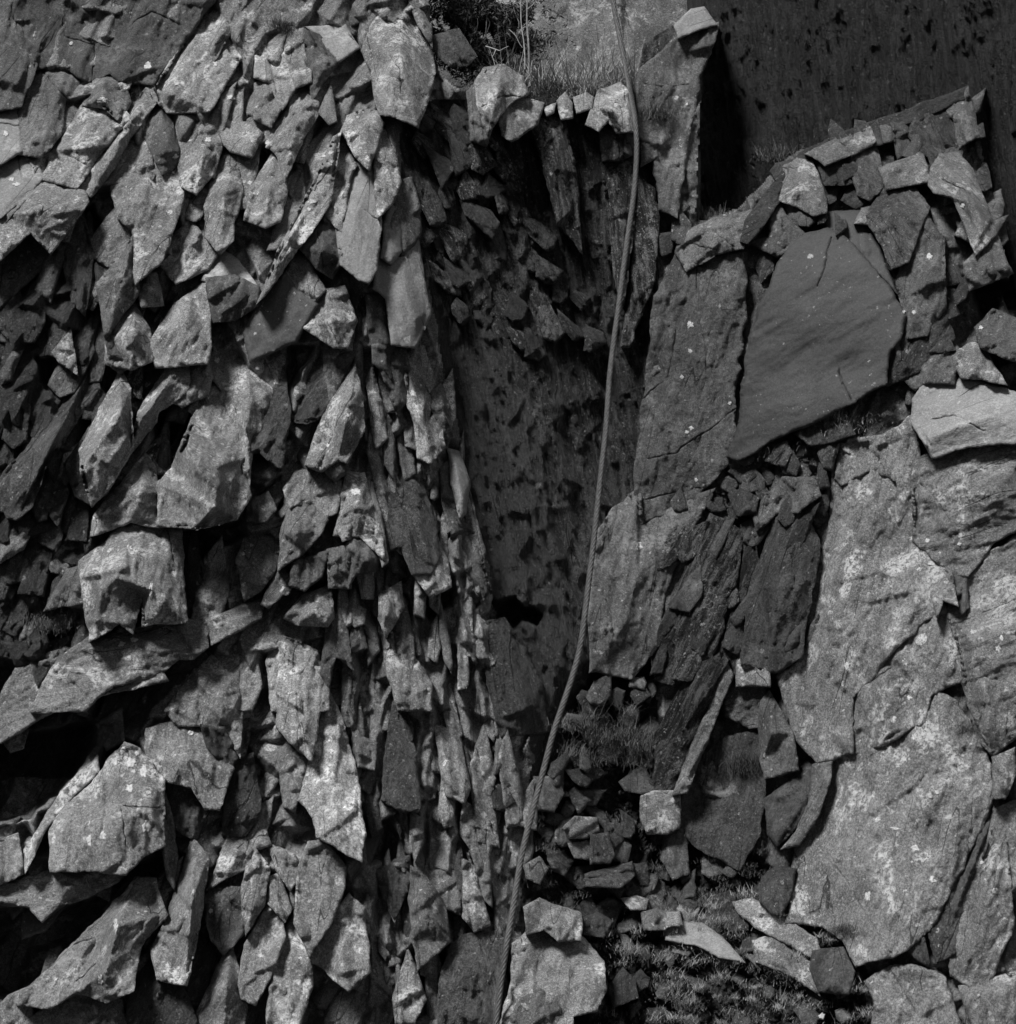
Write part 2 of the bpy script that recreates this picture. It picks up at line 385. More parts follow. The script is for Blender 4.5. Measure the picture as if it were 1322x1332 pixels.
    det = det + (rg.rand(len(px)) - .5) * (.35 if mat not in 'D' else .12)
    ed = segdist(px, py, D); ch = .6 + 3.2 * np.clip(noise(px / 14, py / 14, sid + 6) * 2 + .3, 0, 1)
    d = d + det * rough - np.clip(1 - ed / ch, 0, 1) ** 1.5 * (.5 + 3.0 * (noise(px / 20, py / 20, sid + 5) + .5)) * edge
    for c in CK:
        cdist = np.full(px.shape, 1e9)
        for p in c: cdist = np.minimum(cdist, np.hypot(px - p[0], py - p[1]))
        d = d - np.clip(1 - cdist / .75, 0, 1) * 4 * np.clip(noise(px / 16, py / 16, sid + 14) * 3 + .9, .15, 1)
    Yb = base(px, py); Y = Yb - d / 100
    V = world(px, py, Y); nV = len(V)
    rr_ = np.array(ring); rp = X[rr_]; cen = rp.mean(0)
    F = [T]
    prev = rr_; Vs = [V]
    ang_ = 0; tot = nV
    Yback = np.maximum(Y[rr_] + .08, Yb[rr_] + thick)
    for q in (.12, .45, 1.0):                       # broken side faces going back into the cliff
        sh = 1 - .04 * q
        rx = cen[0] + (rp[:, 0] - cen[0]) * sh + (noise(rp[:, 0] / 5, rp[:, 1] / 5 + q * 9, sid + 11)) * 2.2 * edge; ry = cen[1] + (rp[:, 1] - cen[1]) * sh + (noise(rp[:, 0] / 5, rp[:, 1] / 5 + q * 9, sid + 12)) * 2.2 * edge
        Yr = Y[rr_] * (1 - q) + Yback * q
        Vs.append(world(rx, ry, Yr)); cur = np.arange(tot, tot + len(rr_)); tot += len(rr_)
        F.append(np.stack([prev, np.roll(prev, -1), np.roll(cur, -1), cur], 1)); prev = cur
    V = np.concatenate(Vs)
    # make the front look at the camera
    t0 = T[len(T) // 2]; nrm = np.cross(V[t0[1]] - V[t0[0]], V[t0[2]] - V[t0[0]])
    if nrm[1] > 0: F[0] = T[:, ::-1]
    a = rp; orient = np.sum(a[:, 0] * np.roll(a[:, 1], -1) - np.roll(a[:, 0], -1) * a[:, 1])
    if orient < 0: F[1:] = [f[:, ::-1] for f in F[1:]]
    back = np.array([prev if orient < 0 else prev[::-1]])
    F.append(back)
    org = world(np.float64(cx), np.float64(cy), base(cx, cy)); 
    me = mesh_np(name, V - org, F, MAT[mat], False)
    BUILT.append([D, X, Y, None])
    o_ = link(name, me, parent, org, grain=math.radians(-ang), tone=tone, label=label, category=cat, group=group, kind=kind)
    BUILT[-1][3] = o_; return o_

# ------------------------------------------------------------ the cliff itself, as structure
def grid_axis(lo, a, b, hi, fine, coarse):
    return np.concatenate([np.arange(lo, a, coarse), np.arange(a, b, fine), np.arange(b, hi + coarse, coarse)])
def rag(px, py, s, amp=9):
    return px + amp * fbm(px / 30, py / 30, s, 4), py + amp * fbm(px / 30, py / 30, s + 50, 4)
def soft(px, py, P, w):
    ins = inpoly(px, py, P); dd = segdist(px, py, P)
    return np.clip(.5 + np.where(ins, dd, -dd) / w, 0, 1)
def detail(px, py, ang, s, amp):
    u, v = rot(px, py, ang)
    d = layers(fbm(u / 22, v / 80, s, 4) * 7, 1.6) * .6 + fbm(u / 9, v / 24, s + 2, 3) * 2.2 + np.abs(noise(u / 4.5, v / 50, s + 4)) * 2.5
    return d * amp
P_SPL = [(436, 330), (480, 380), (545, 300), (575, 470), (640, 770), (640, 900), (690, 1000), (700, 1120), (655, 1400), (475, 1400), (478, 1010), (440, 820), (450, 620), (470, 520)]
P_REC = [(525, 130), (845, 125), (860, 300), (838, 520), (830, 700), (770, 880), (725, 960), (700, 1010), (650, 820), (600, 600), (550, 330), (520, 240)]
P_GUL = [(690, 1000), (740, 905), (770, 870), (850, 850), (862, 1000), (1000, 1120), (1060, 1180), (1130, 1260), (1150, 1420), (620, 1420), (690, 1110)]
HOLES = [('A', '300,750 330,740 400,880 435,900 390,980 340,900', 35), ('D', '550,265 720,245 640,400 600,470 560,420', 45), ('D', '640,690 860,660 880,700 760,760 740,1000 660,1010', 38),
         ('G', '0,820 120,850 150,880 300,810 460,730 480,740 330,900 60,1150 -60,1150 -60,820', 75), ('G', '-60,240 190,190 350,170 340,250 200,420 100,500 -60,520', 70), ('E', '620,950 655,925 690,950 735,938 770,975 832,985 815,1022 762,1002 735,1038 700,1000 660,1030 630,1000', 38),
         ('H', '400,1060 500,990 520,1010 480,1120 430,1140', 40), ('A', '0,930 120,840 180,900 110,1000 30,1100 -40,1130', 40), ('D', '1040,40 1130,30 1040,180 1040,280 1010,300', 35), ('H', '200,520 250,480 370,650 280,660 220,660', 30),
         ('E', '0,880 150,880 90,930 0,900', 25), ('D', '130,70 230,70 240,170 200,220 150,150', 25), ('G', '450,700 600,640 610,760 560,730 480,720', 30), ('E', '400,930 520,900 510,960 440,1010', 25), ('D', '150,990 280,1000 260,1090 150,1110', 30),
         ('I', '400,30 470,30 470,80 420,100', 30), ('D', '930,560 1010,500 1020,600 990,640', 25), ('U', '590,740 700,740 700,900 620,900', 40), ('C', '1140,1010 1330,1010 1330,1100 1200,1120', 45)]
HP = [(np.array([p[:2] for p in pts(z, s)]), d) for z, s, d in HOLES]
def relief(px, py):
    wx, wy = rag(px, py, 11)
    a_jag = 22 + 16 * noise(px / 260, py / 200, 71)
    jag = np.maximum(-16, -4 + blades(px, py, 26, 40, 110, 21, 24, .4, .16, 1.6)) + np.maximum(0, blades(px, py, 18, 17, 55, 31, 10, .5, .15, 1.6)) * .9
    jag = np.maximum(jag, -6 + blades(px, py, 32, 26, 75, 91, 24, .5, .2, 1.4)) + detail(px, py, 25, 41, 1.0)
    spl = np.maximum(-8, 0 + blades(px, py, 4, 18, 95, 51, 16, .6, .10, 1.1)) + np.maximum(-1, blades(px, py, -5, 9, 50, 61, 7, .6, .1, .9)) + detail(px, py, 2, 43, .9)
    ru, rv = rot(px, py, -10)
    rec = -9 + ribs(px, py, -10, 81)
    gul = -14 + fbm(px / 70, py / 50, 91, 3) * 16 + np.maximum(-3, blades(px, py, 70, 16, 26, 93, 9, .8, .8, 1.0)) + np.maximum(-2, blades(px, py, -20, 9, 14, 95, 5, .8, .6, 1.0)) + fbm(px / 7, py / 7, 96, 3) * 2
    rgt = 2 + layers(fbm(px / 50, py / 60, 97, 4) * 12, 2.5) + blades(px, py, 20, 40, 70, 98, 9, .5, .2, .8) * .5 + fbm(px / 9, py / 12, 99, 3) * 2.5
    h = jag
    wr = np.clip((wx - 800) / 60 + .5, 0, 1); h = h * (1 - wr) + rgt * wr
    s = soft(wx, wy, P_REC, 22); h = h * (1 - s) + rec * s
    s = soft(wx, wy, P_SPL, 30); h = h * (1 - s) + spl * s
    s = soft(wx, wy, P_GUL, 30); h = h * (1 - s) + gul * s
    for P, dep in HP:
        x0, y0 = P.min(0) - 12; x1, y1 = P.max(0) + 12
        m = (px > x0) & (px < x1) & (py > y0) & (py < y1)
        if m.any(): h[m] -= soft(wx[m], wy[m], P, 8) * dep
    return h
CUT = [(548, -500), (560, 60), (575, 100), (600, 118), (690, 128), (830, 126), (850, 110), (880, 70), (915, 40), (905, 290), (960, 270), (1030, 200), (1130, 165), (1262, 118), (1322, 400), (1340, 440), (1900, 470), (1900, -500)]
xs = grid_axis(-300, -20, 1342, 1640, 2.1, 12); ys = grid_axis(-300, -20, 1352, 1640, 2.1, 12)
gx, gy = np.meshgrid(xs, ys)
Dh = relief(gx, gy)
V = world(gx, gy, base(gx, gy) - Dh / 100).reshape(-1, 3)
nx_, ny_ = len(xs), len(ys)
idx = np.arange(nx_ * ny_).reshape(ny_, nx_)
Q = np.stack([idx[:-1, :-1], idx[1:, :-1], idx[1:, 1:], idx[:-1, 1:]], -1).reshape(-1, 4)
mx = ((gx[:-1, :-1] + gx[1:, 1:]) / 2).ravel(); my = ((gy[:-1, :-1] + gy[1:, 1:]) / 2).ravel()
wx, wy = rag(mx, my, 11)
keep = ~inpoly(mx + 4 * noise(mx / 8, my / 8, 7), my + 4 * noise(mx / 8, my / 8, 8), CUT)
spl = inpoly(wx, wy, P_SPL); rec = inpoly(wx, wy, P_REC) & ~spl; gul = inpoly(wx, wy, P_GUL); spl &= ~gul; rec &= ~gul
rec_l = rec & inpoly(wx, wy, [(540, 400), (640, 420), (700, 560), (745, 830), (690, 1020), (600, 900)])
rec &= ~rec_l
rgt = (wx > 800) & ~spl & ~rec & ~gul; jag = ~(spl | rec | rec_l | gul | rgt); rib = jag & inpoly(wx, wy, [(-400, 330), (60, 300), (200, 330), (270, 460), (120, 560), (130, 700), (60, 860), (200, 840), (330, 800), (200, 920), (160, 1010), (-400, 1020)]); jag &= ~rib
def sub(name, mask, mat, ang, tone=1.0):
    q = Q[mask & keep]; used = np.unique(q); re = np.full(len(V), -1); re[used] = np.arange(len(used))
    me = mesh_np(name, V[used], [re[q]], MAT[mat]); return link(name, me, kind='structure', grain=math.radians(-ang), tone=tone)
cliff = sub('jagged_cliff', jag, 'L', 26, .72)
ribbed = sub('ribbed_cliff', rib, 'S', 26, .62)
splint = sub('splintered_cliff', spl, 'L', 2, .72)
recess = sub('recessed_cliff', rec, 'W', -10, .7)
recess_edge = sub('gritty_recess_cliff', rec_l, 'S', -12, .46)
gully = sub('gully_floor', gul, 'M', 0)
right = sub('right_cliff', rgt, 'G', 15, .8)
def sheet(name, x0, x1, y0, y1, res, fn, mat, ang, tone=1.0):
    xs = np.arange(x0, x1, res); ys = np.arange(y0, y1, res); gx, gy = np.meshgrid(xs, ys)
    V = world(gx, gy, fn(gx, gy)).reshape(-1, 3); idx = np.arange(gx.size).reshape(gx.shape)
    q = np.stack([idx[:-1, :-1], idx[1:, :-1], idx[1:, 1:], idx[:-1, 1:]], -1).reshape(-1, 4)
    return link(name, mesh_np(name, V, [q], MAT[mat]), kind='structure', grain=math.radians(-ang), tone=tone)
def f_back(x, y):
    return 3.1 - (x - 560) * .0009 + (y < -1e9) - layers(fbm(x / 90, y / 130, 201, 4) * 14, 3) / 100 - fbm(x / 14, y / 20, 203, 3) * .012 + (60 - y) * .0022
back = sheet('background_cliff', 380, 1000, -220, 200, 3, f_back, 'L', -5, .62)
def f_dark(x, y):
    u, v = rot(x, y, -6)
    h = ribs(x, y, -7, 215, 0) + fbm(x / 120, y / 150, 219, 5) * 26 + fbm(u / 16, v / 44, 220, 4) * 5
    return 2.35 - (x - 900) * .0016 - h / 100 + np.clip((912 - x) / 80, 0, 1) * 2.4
dark = sheet('shaded_cliff', 850, 1640, -260, 560, 2.2, f_dark, 'W', -7, .28)  # low tone paints the wall's shade into the wet slate's colour
# tops of the two ledges, running back to the walls behind
def ledge(name, line, depth, rise, mat):
    P = np.array(line, float); n = 140; t = np.linspace(0, len(P) - 1, n); x = np.interp(t, range(len(P)), P[:, 0]); y = np.interp(t, range(len(P)), P[:, 1])
    rows = 26; V = []
    for k in range(rows):
        q = k / (rows - 1); Y = base(x, y) + .12 + depth * q; p = world(x, y, base(x, y) + .05); p = p.copy(); p[:, 1] = Y; p[:, 0] *= (CAMD + Y) / (CAMD + base(x, y)); p[:, 2] += rise * q - .02 + fbm(x / 18, q * 9 + x * 0, 221, 3) * .07
        V.append(p)
    V = np.concatenate(V); idx = np.arange(rows * n).reshape(rows, n); q = np.stack([idx[:-1, :-1], idx[:-1, 1:], idx[1:, 1:], idx[1:, :-1]], -1).reshape(-1, 4)
    return link(name, mesh_np(name, V, [q], MAT[mat]), kind='structure', grain=0.0, tone=1.0)
ledge('grassy_ledge_ground', [(540, 112), (600, 118), (690, 132), (760, 132), (832, 128), (860, 130)], 1.9, .25, 'M')
ledge('rock_ledge_ground', [(900, 300), (965, 282), (1030, 210), (1130, 175), (1262, 128), (1330, 420), (1600, 460)], 1.0, .12, 'M')
# quarry floor running out towards the viewer below the picture
def f_floor():
    xs = np.linspace(-30, 30, 160); ys = np.linspace(-40, .4, 120); gx, gy = np.meshgrid(xs, ys)
    z = -.35 + fbm(gx * .8, gy * .8, 231, 4) * .25 + np.clip(gy + 2.5, 0, 3) * .25
    V = np.stack([gx, gy, z], -1).reshape(-1, 3); idx = np.arange(gx.size).reshape(gx.shape)
    q = np.stack([idx[:-1, :-1], idx[:-1, 1:], idx[1:, 1:], idx[1:, :-1]], -1).reshape(-1, 4)
    link('ground', mesh_np('ground', V, [q], MAT['M']), kind='structure', grain=0.0, tone=1.0)
f_floor()

# ------------------------------------------------------------ the rocks one can tell apart
# zone material+tone  out(cm) face-up face-left grain | outline | ridges | cracks | name | label | category     (no label: a part of the cliff)
ROCKS = '''
A G.8 14 .1 .0 20|-60,-60 60,-60 45,40 80,130 125,235 70,378 -60,390||40,30 90,180 120,240|rock_slab
A G.5 12 .0 .0 20|60,-60 800,-60 760,5 640,170 545,300 440,295 400,250 320,290 240,235 130,240 70,90 50,20||220,20 230,130 340,160 330,290;480,80 540,40 650,90|shaded_slab|dark shaded slab at the top left corner behind the tall leaning slab|rock slab
A L1 4 .45 .25 35|785,-40 905,-40 990,55 905,85 925,185 850,215 805,290 745,392 600,396 550,335|o5 905,85;785,-40,-6 700,130,8 600,330,12 o9,0||rock_slab|tall pale slab near the top left, its long straight left edge leaning right|rock slab
A G1 8 .3 .1 15|70,378 110,262 150,232 220,235 305,295 300,330 230,355 215,480 140,560 60,545||150,250 230,350|rounded_block|round topped lichened block below the dark slab in the top left corner|rock block
A B.7 14 .55 .3 20|-60,385 60,385 72,540 0,585 -60,590||0,440 60,450|rock_block|pale block at the left edge beside the round topped block|rock block
A B.65 14 .5 .3 30|-60,590 130,532 138,600 150,640 0,775 -60,800||60,560 80,640|rock_slab
A L.95 16 .4 .35 35|150,640 300,378 372,380 440,395 462,420 320,600 272,668 200,650|o1,6 330,520,6 o6|250,560 310,590|slanting_slab|pale slanting plank of slate above the black notch on the far left|rock slab
A G1 12 .5 .1 10|300,375 310,320 380,262 442,292 465,365 430,432 375,382|310,325 360,350,8 o5||rock_block
A L.9 14 .3 .4 40|272,668 420,475 545,290 560,360 530,400 440,530 405,600 325,700|o2 430,500,8 o7||rock_sliver
A G.8 10 .25 -.1 5|575,340 605,400 645,580 585,622 545,540 512,470|o0 590,500,8 o3||leaf_shaped_shard
A G1 2 .5 .2 20|605,398 742,396 690,455 650,480 620,470|||rock_shard
A L.95 12 .35 .1 15|655,520 715,432 765,450 792,520 762,620 700,690 655,665 640,590|o1 730,560,10 o5|700,480 760,540|leaf_shaped_slab|grey leaf shaped slab with round white lichens in the upper left cliff|rock slab
A L.9 16 .3 .05 20|392,612 430,540 480,490 530,488 545,600 560,665 600,600 642,595 657,655 640,760 600,875 570,940 492,1005 480,820 430,780|||double_lobed_slab|broad grey slab with two rounded lobes at its top in the upper left cliff|rock slab
A L.9 17 .32 .1 15|812,545 845,560 866,690 832,800 832,860 790,905 742,850 738,740 770,620|o0 800,720,9 o5||rock_blade
A L1 10 .45 .2 25|820,305 868,298 862,440 900,450 935,480 900,560 830,540 790,500 730,430|||rock_slab
A L1.05 12 .3 -.15 -10|925,165 1020,160 1062,310 1012,385 962,290 915,275|975,165 1010,300|960,175 1000,350|rock_slab
A G1.3 16 .35 0 -15|918,300 962,285 1006,360 1000,395 970,452 915,422|||egg_shaped_rock|small egg shaped rock fitted between two slabs below the black moss tuft|rock
A L.85 10 .3 .1 0|1030,100 1092,100 1112,292 1062,310 1022,170|||rock_shard
A L1 14 .5 .25 30|1062,305 1122,290 1142,400 1085,490 1020,640 1000,560 958,510 1030,390|o1 1060,450,9 o4||rock_slab
A L1 18 .35 .1 25|985,540 1005,582 1026,682 1000,790 950,812 880,785 900,690|o0 965,680,8 o4||rock_blade
A B.75 10 .35 -.3 -20|1105,98 1235,92 1282,170 1215,218 1140,125|||rock_slab
A G.7 14 .1 -.3 -25|1095,112 1150,130 1215,215 1150,300 1120,360 1098,220|||dark_plate
A G1.1 20 .35 .1 15|1145,402 1185,300 1202,432 1180,442|||rock_shard
A L1 26 .4 .55 32|920,1085 1000,900 1110,690 1200,495 1218,480 1182,720 1112,830 1060,892 940,1062|1200,500,8 1110,720,5 1000,920,8|1180,600 1130,680|long_smooth_blade|long smooth leaning blade with oval white lichens left of the tall pale plane|rock blade
A D1.1 24 -.05 .1 20|878,1190 930,1080 1022,984 1062,1042 1132,1092 1060,1220 900,1290|||dark_facet_block|plain dark grey facet under the foot of the long smooth blade|rock block
A L.9 22 .25 -.2 -10|1022,990 1060,905 1102,930 1162,1040 1122,1082 1064,1040|||rock_block
A D.9 22 0 -.35 -15|1075,882 1165,745 1222,820 1228,930 1190,992 1140,962|o1 1150,900,10 o5|1140,830 1165,960|dark_block|dark wedge of slate at the right foot of the long smooth blade|rock block
A L.85 20 .3 -.15 -20|1090,1172 1160,1042 1232,1030 1274,1150 1245,1242 1200,1242|1160,1040 1190,1150,8 1220,1240|1190,1180 1210,1230|rock_block
A L.95 26 .5 .2 30|-60,800 0,772 150,645 300,690 312,722 182,898 112,825 0,925 -60,950|150,645,6 120,760,14 o6,2;120,760 182,898|20,800 90,720|overhanging_block|large overhanging block at the left edge with a pale strip along its upper left side|rock block
A G.8 0 .1 -.2 10|-60,950 0,925 112,830 185,905 150,960 60,1040 0,1100 -60,1110|||rock_block
A S1 10 .1 .2 10|215,872 290,752 328,905 320,1000 300,1120 262,1080|||striated_shard
A S.8 4 .1 -.1 10|325,905 400,885 432,935 380,1060 320,1060|||rock_shard
A G.9 18 .05 -.2 15|350,1020 432,930 482,830 492,1052 462,1092 382,1205|480,840,6 440,1000,8 o5||pointed_blade|pointed grey blade on the left standing just right of the black notch|rock blade
A L.85 20 .5 .1 15|385,1218 482,1090 532,1180 545,1290 470,1320 380,1300|482,1090,4 480,1200,14 470,1320||pointed_block
A L1.1 18 .35 -.1 0|490,1000 560,978 582,1090 510,1096|||rock_block
A D1 26 0 -.05 0|742,1000 842,990 925,1030 925,1090 842,1142 770,1150|||capped_block|square block with a pale crumpled cap and dark hollow front in the left cliff|rock block
A B.8 30 .9 .1 60|728,1000 742,975 800,900 850,935 905,1008 925,1032 842,998 760,1010|||pale_cap
A L1 24 .4 .3 25|540,1230 632,1090 690,1050 742,1008 752,1240 740,1300 560,1310|690,1050 670,1150,10 640,1300||rock_blade
A L.95 10 .4 .1 25|600,872 682,780 740,870 782,900 742,962 632,1012 570,942|||rock_slab
A L.9 4 .35 .1 25|690,700 765,622 745,750 700,790 670,780|||rock_shard
B L.9 14 .25 -.2 -8|205,182 240,90 300,22 345,12 382,100 436,190 446,262 420,370 390,442 300,402 268,400 248,330 240,250|345,12 330,200,16 390,440|290,190 330,250 340,330|high_blade_cluster|tall lichened blade at the top centre left, left of the dark bush|rock blade
B G1.2 12 .3 -.2 -25|368,8 395,15 442,100 446,165 402,92|||rock_shard
B S1 6 .2 .1 -20|450,132 540,108 602,200 572,232 520,235 470,202|||rock_block
B L1.1 20 .35 -.05 0|150,420 200,400 245,405 264,440 245,512 215,592 180,560 130,470|||pale_cap_slab
B L1.1 14 .32 -.12 -12|255,462 290,480 327,652 300,722 260,762 250,640 245,520|||rock_slab
B B.7 22 .3 -.05 10|165,592 215,592 245,532 262,640 252,760 240,962 215,1005 190,992 130,942 115,822 150,652||185,740 260,790|tall_pale_plane|tall clean pale plane split by a fine vertical crack, upper centre left|rock slab
B L1.1 17 .4 .15 20|70,560 120,480 166,592 142,642 118,820 70,765|||rock_slab
B B.65 14 .33 -.12 -5|300,728 327,760 332,900 300,942 270,922 278,800|||rock_slab
B B.62 18 .3 -.1 -12|258,905 330,935 352,930 392,862 432,1120 382,1235 312,1225 290,1062 250,1030|||lower_pale_plane|pale plane with a ragged right edge, below the tall clean pale plane|rock slab
B G.8 6 .1 -.2 -12|325,652 370,640 402,742 402,832 350,932 330,892 308,742|||rock_shard
B D1.1 12 .1 0 -10|215,1062 272,1062 302,1239 312,1380 240,1300|||smooth_strip
E D1.1 14 .12 -.02 -10|228,-10 330,-10 362,100 352,222 322,262 280,150|||smooth_dark_plane|smooth narrow dark plane under the lower pale plane, mid left|rock slab
E L1.1 14 .35 -.15 -5|352,60 400,-10 442,120 445,190 430,300 470,262 487,382 440,445 400,425 388,300 365,240||400,150 440,200|rock_slab
E G1 12 .2 -.2 -10|442,200 475,170 498,230 520,322 492,342 452,262|475,170 490,280,6||pointed_lens
E B.65 14 .35 -.25 -12|508,400 542,410 578,512 566,622 551,642 520,522|||bright_lens|narrow bright lens of slate on the corner edge left of the dark recess|rock shard
E D1 8 .1 -.25 -12|480,470 510,440 520,560 552,660 602,700 652,900 625,935 565,822 522,702 490,600|602,700 640,905,6||smooth_curved_strip
E S1 14 .2 -.1 -15|290,642 330,452 382,452 452,652 470,780 440,840 380,842 338,742 280,762|382,452 400,640,8 440,835|350,560 420,700|rock_blade
E L.85 12 .35 -.15 -20|350,560 390,560 432,650 500,800 510,890 442,922 382,842|||rock_slab
E L1 24 .3 .25 12|100,702 150,502 200,488 262,700 275,792 190,705|150,502 180,600,9 190,700||rock_slab
E B.6 26 .3 .3 -14|212,512 228,520 262,640 284,800 272,812 236,690|||bright_sliver
E D1 26 0 -.1 5|142,742 190,700 260,722 268,770 240,830 172,842 148,890|||dark_cube|dark squared block with a black hollow beneath, centre left|rock block
E G.8 24 .1 0 0|75,760 140,745 152,892 80,892|||rock_block
E D1 6 .12 -.1 -8|540,980 612,975 622,1120 602,1162 562,1082|||smooth_strip
E S.7 4 .14 -.12 -12|640,1022 702,1010 762,1092 835,1239 860,1400 700,1420 650,1239|||smooth_lower_slab|plain dark slab below the black hole at the foot of the recess|rock slab
E L.9 18 .3 0 5|260,922 330,880 342,962 282,1062 260,1002|||rock_block
E G1.1 20 .3 0 0|150,992 172,955 206,975 202,1022 172,1032|||hexagonal_stone
E L.85 12 .3 -.1 -5|300,1062 350,1040 382,1150 442,1239 442,1330 330,1330 290,1200|||rock_blade
D L1 28 .45 .35 30|290,402 432,118 462,182 472,392 382,542 330,592 300,500|432,118 430,275,16 302,458,12;430,275 470,392,2;302,458 330,592||faceted_blade|sharp faceted blade with a bright upper left face, mid left of the cliff|rock blade
D S.7 16 .1 .3 15|232,452 290,372 302,500 325,592 272,565|||striated_shard
D L.95 16 .4 .35 35|465,392 502,262 642,38 672,50 676,182 562,262 552,302 472,402|642,38,4 600,160,10 502,300,12||long_blade
D L.9 24 .35 .1 15|682,82 742,88 757,142 742,202 652,242 620,225 692,172|||rock_block
D L.95 10 .35 -.05 -12|755,132 850,75 890,92 985,90 985,182 902,382 892,552 832,302 800,182|850,75 880,250,10 895,540|820,160 850,300|fluted_slab|broad fluted slab with a pale top edge behind the central pyramid rock|rock slab
D S1 12 .25 -.15 20|1012,82 1037,252 1007,462 932,402 890,410 985,182|||rock_blade
D L.85 34 .2 -.1 15|700,282 722,250 830,230 862,400 892,562 842,642 708,677 570,662 570,522 622,470|700,282,6 672,385,22 770,602,26 705,672,6;672,385 640,430,8 622,472;722,250 790,440,14 842,640;770,602 842,640|630,500 680,600 710,670|pyramid_rock|pointed pyramid shaped rock with one dark smooth facet, overhanging a black hollow|rock
D L.95 28 .4 .2 20|340,642 520,422 552,462 572,672 470,652 332,702|522,422,4 500,560,14 490,652||pointed_block|pointed block with a white lichen blot just left of the pyramid rock|rock block
D L.85 34 .25 .05 5|290,802 350,762 440,682 480,655 530,660 610,690 642,690 662,1012 520,1022 512,930 472,1046 430,1010 330,1072|480,655,0 420,860,18 430,1010;350,762 365,900,10 330,1072;530,660 545,900,14 520,1020|600,690 620,800;470,760 500,790|cracked_block|big fractured block with vertical flutes standing on the slanting ledge, centre left|rock block
D L.8 28 .5 0 75|160,1239 240,1132 330,1072 600,1015 742,1010 737,1102 690,1142 640,1142 560,1200 400,1239 300,1330 120,1330|330,1072 560,1080,8 690,1142||slanting_ledge|long slanting ledge rock carrying the big fractured block|rock ledge
D G.9 18 .2 .1 10|165,972 242,832 282,820 302,902 292,962 230,955|||leaf_shaped_shard
D L.8 12 .4 .1 40|-60,700 120,672 80,752 0,802 -60,810|||rock_block
D D.9 6 .1 0 10|-60,810 0,802 80,752 122,812 100,862 20,882 -60,880|||rock_block
D S1.15 14 .25 .3 35|0,512 160,322 332,88 352,182 302,252 270,292 200,400 152,470 112,600 60,645 30,640 0,562|332,88,4 200,350,14 60,640|120,400 110,520|layered_plank|long ribbed plank of layered slate running down to the left edge|rock slab
D S.9 8 .2 .1 15|165,512 230,450 242,560 205,662 162,600|||striated_shard
D L.9 16 .3 .2 15|190,50 250,-20 272,122 212,82|||rock_shard
D D.9 20 .05 -.1 20|380,-10 520,-10 542,40 432,122 402,100|||rock_block
D S1 8 .3 .3 35|1040,290 1130,82 1272,50 1205,182 1152,282 1092,302|1130,150 1100,290,6||rock_slab
D L.9 24 .35 .3 25|1100,452 1162,282 1270,108 1292,202 1300,330 1242,442 1212,432 1150,472|1270,108,2 1240,300,14 1212,432||triangular_blade|tall triangular blade with white lichen blots near its right edge, centre left|rock blade
D D.9 30 -.1 0 0|1160,470 1205,430 1235,445 1240,480 1200,510|||dark_knob
D L.9 22 .4 .05 15|1020,542 1060,482 1132,472 1222,512 1218,560 1202,622 1162,642 1100,570 1042,602|||rock_slab
D G1 30 .2 .25 20|1010,702 1042,602 1100,575 1170,650 1150,690 1080,772 1002,822|1100,575 1060,700,8||rock_block
D B.9 36 .9 0 70|1075,622 1165,630 1150,668 1110,672|||white_scar
D L.9 22 .25 0 5|1210,682 1242,480 1302,490 1322,562 1342,690 1232,722|||rock_block
D D1 26 0 .05 10|1050,802 1100,790 1172,765 1150,852 1090,902 1040,882|||rock_block
D L.8 20 .3 .3 30|940,952 1002,800 1052,882 960,962|||rock_shard
D L.95 30 .2 0 0|1022,1000 1090,922 1180,890 1192,1000 1172,1030 1062,1022|1090,922,4 1120,980,10 1170,1028|1130,940 1160,1000|angular_block|angular pale block jutting above the black crack at centre left|rock block
D G.8 30 .2 .1 0|890,592 960,555 987,612 950,657 888,652|||rock_block
D M1.6 0 .1 .1 0|650,702 700,690 742,980 662,1005|700,690 715,840,8 740,980||rock_shard
D G1 10 .2 -.1 0|880,722 1002,702 1002,802 932,902 880,932 850,800|||rock_slab
D L1 10 .25 .05 5|985,1062 1132,1122 1172,1239 1172,1330 980,1330 960,1160|||rock_slab
D L.9 4 .35 .2 25|680,1180 800,1082 902,1102 932,1239 900,1330 660,1330|||rock_slab
D L.8 12 .8 0 75|742,1012 942,930 932,1000 860,1042 762,1092|||rock_ledge
D S1.1 14 .25 .1 15|1190,900 1240,1040 1260,1180 1200,1130 1180,1239 1150,1200|||rock_shard
G L.85 14 .25 .05 15|600,122 700,-20 852,-20 866,120 857,282 802,185 720,172 640,172|700,0 780,100,8||rough_slab
G L1.25 22 .25 0 -5|1005,-30 1162,-30 1150,62 1112,292 1042,232 995,180||1060,60 1080,200|tall_mottled_slab|tall pale mottled slab, left one of the pair in the lower left|rock slab
G L1.25 26 .22 -.05 -5|1180,68 1215,140 1242,240 1282,402 1302,562 1290,652 1142,572 1130,502 1078,442 1112,320 1140,200|||slender_mottled_slab|slender pale mottled slab, right one of the pair in the lower left|rock slab
G L.95 34 .2 .15 5|185,562 240,470 320,402 400,292 450,245 522,292 562,352 582,372 582,602 510,640 450,702 300,690 190,692|320,402,2 400,520,12 450,700,4;450,245 540,480,8 582,602|450,465 570,470;440,480 450,600|bulging_smooth_rock|bulging smooth rock spattered with large white lichens, lower left|rock
G G.85 26 .1 -.6 -10|582,372 612,500 632,642 625,762 602,720 584,602|||rock_facet
G D.9 12 -.1 .0 5|602,382 682,400 742,482 702,582 640,552 600,482|||smooth_cobble|smooth dark cobble wedged right of the bulging smooth rock|rock
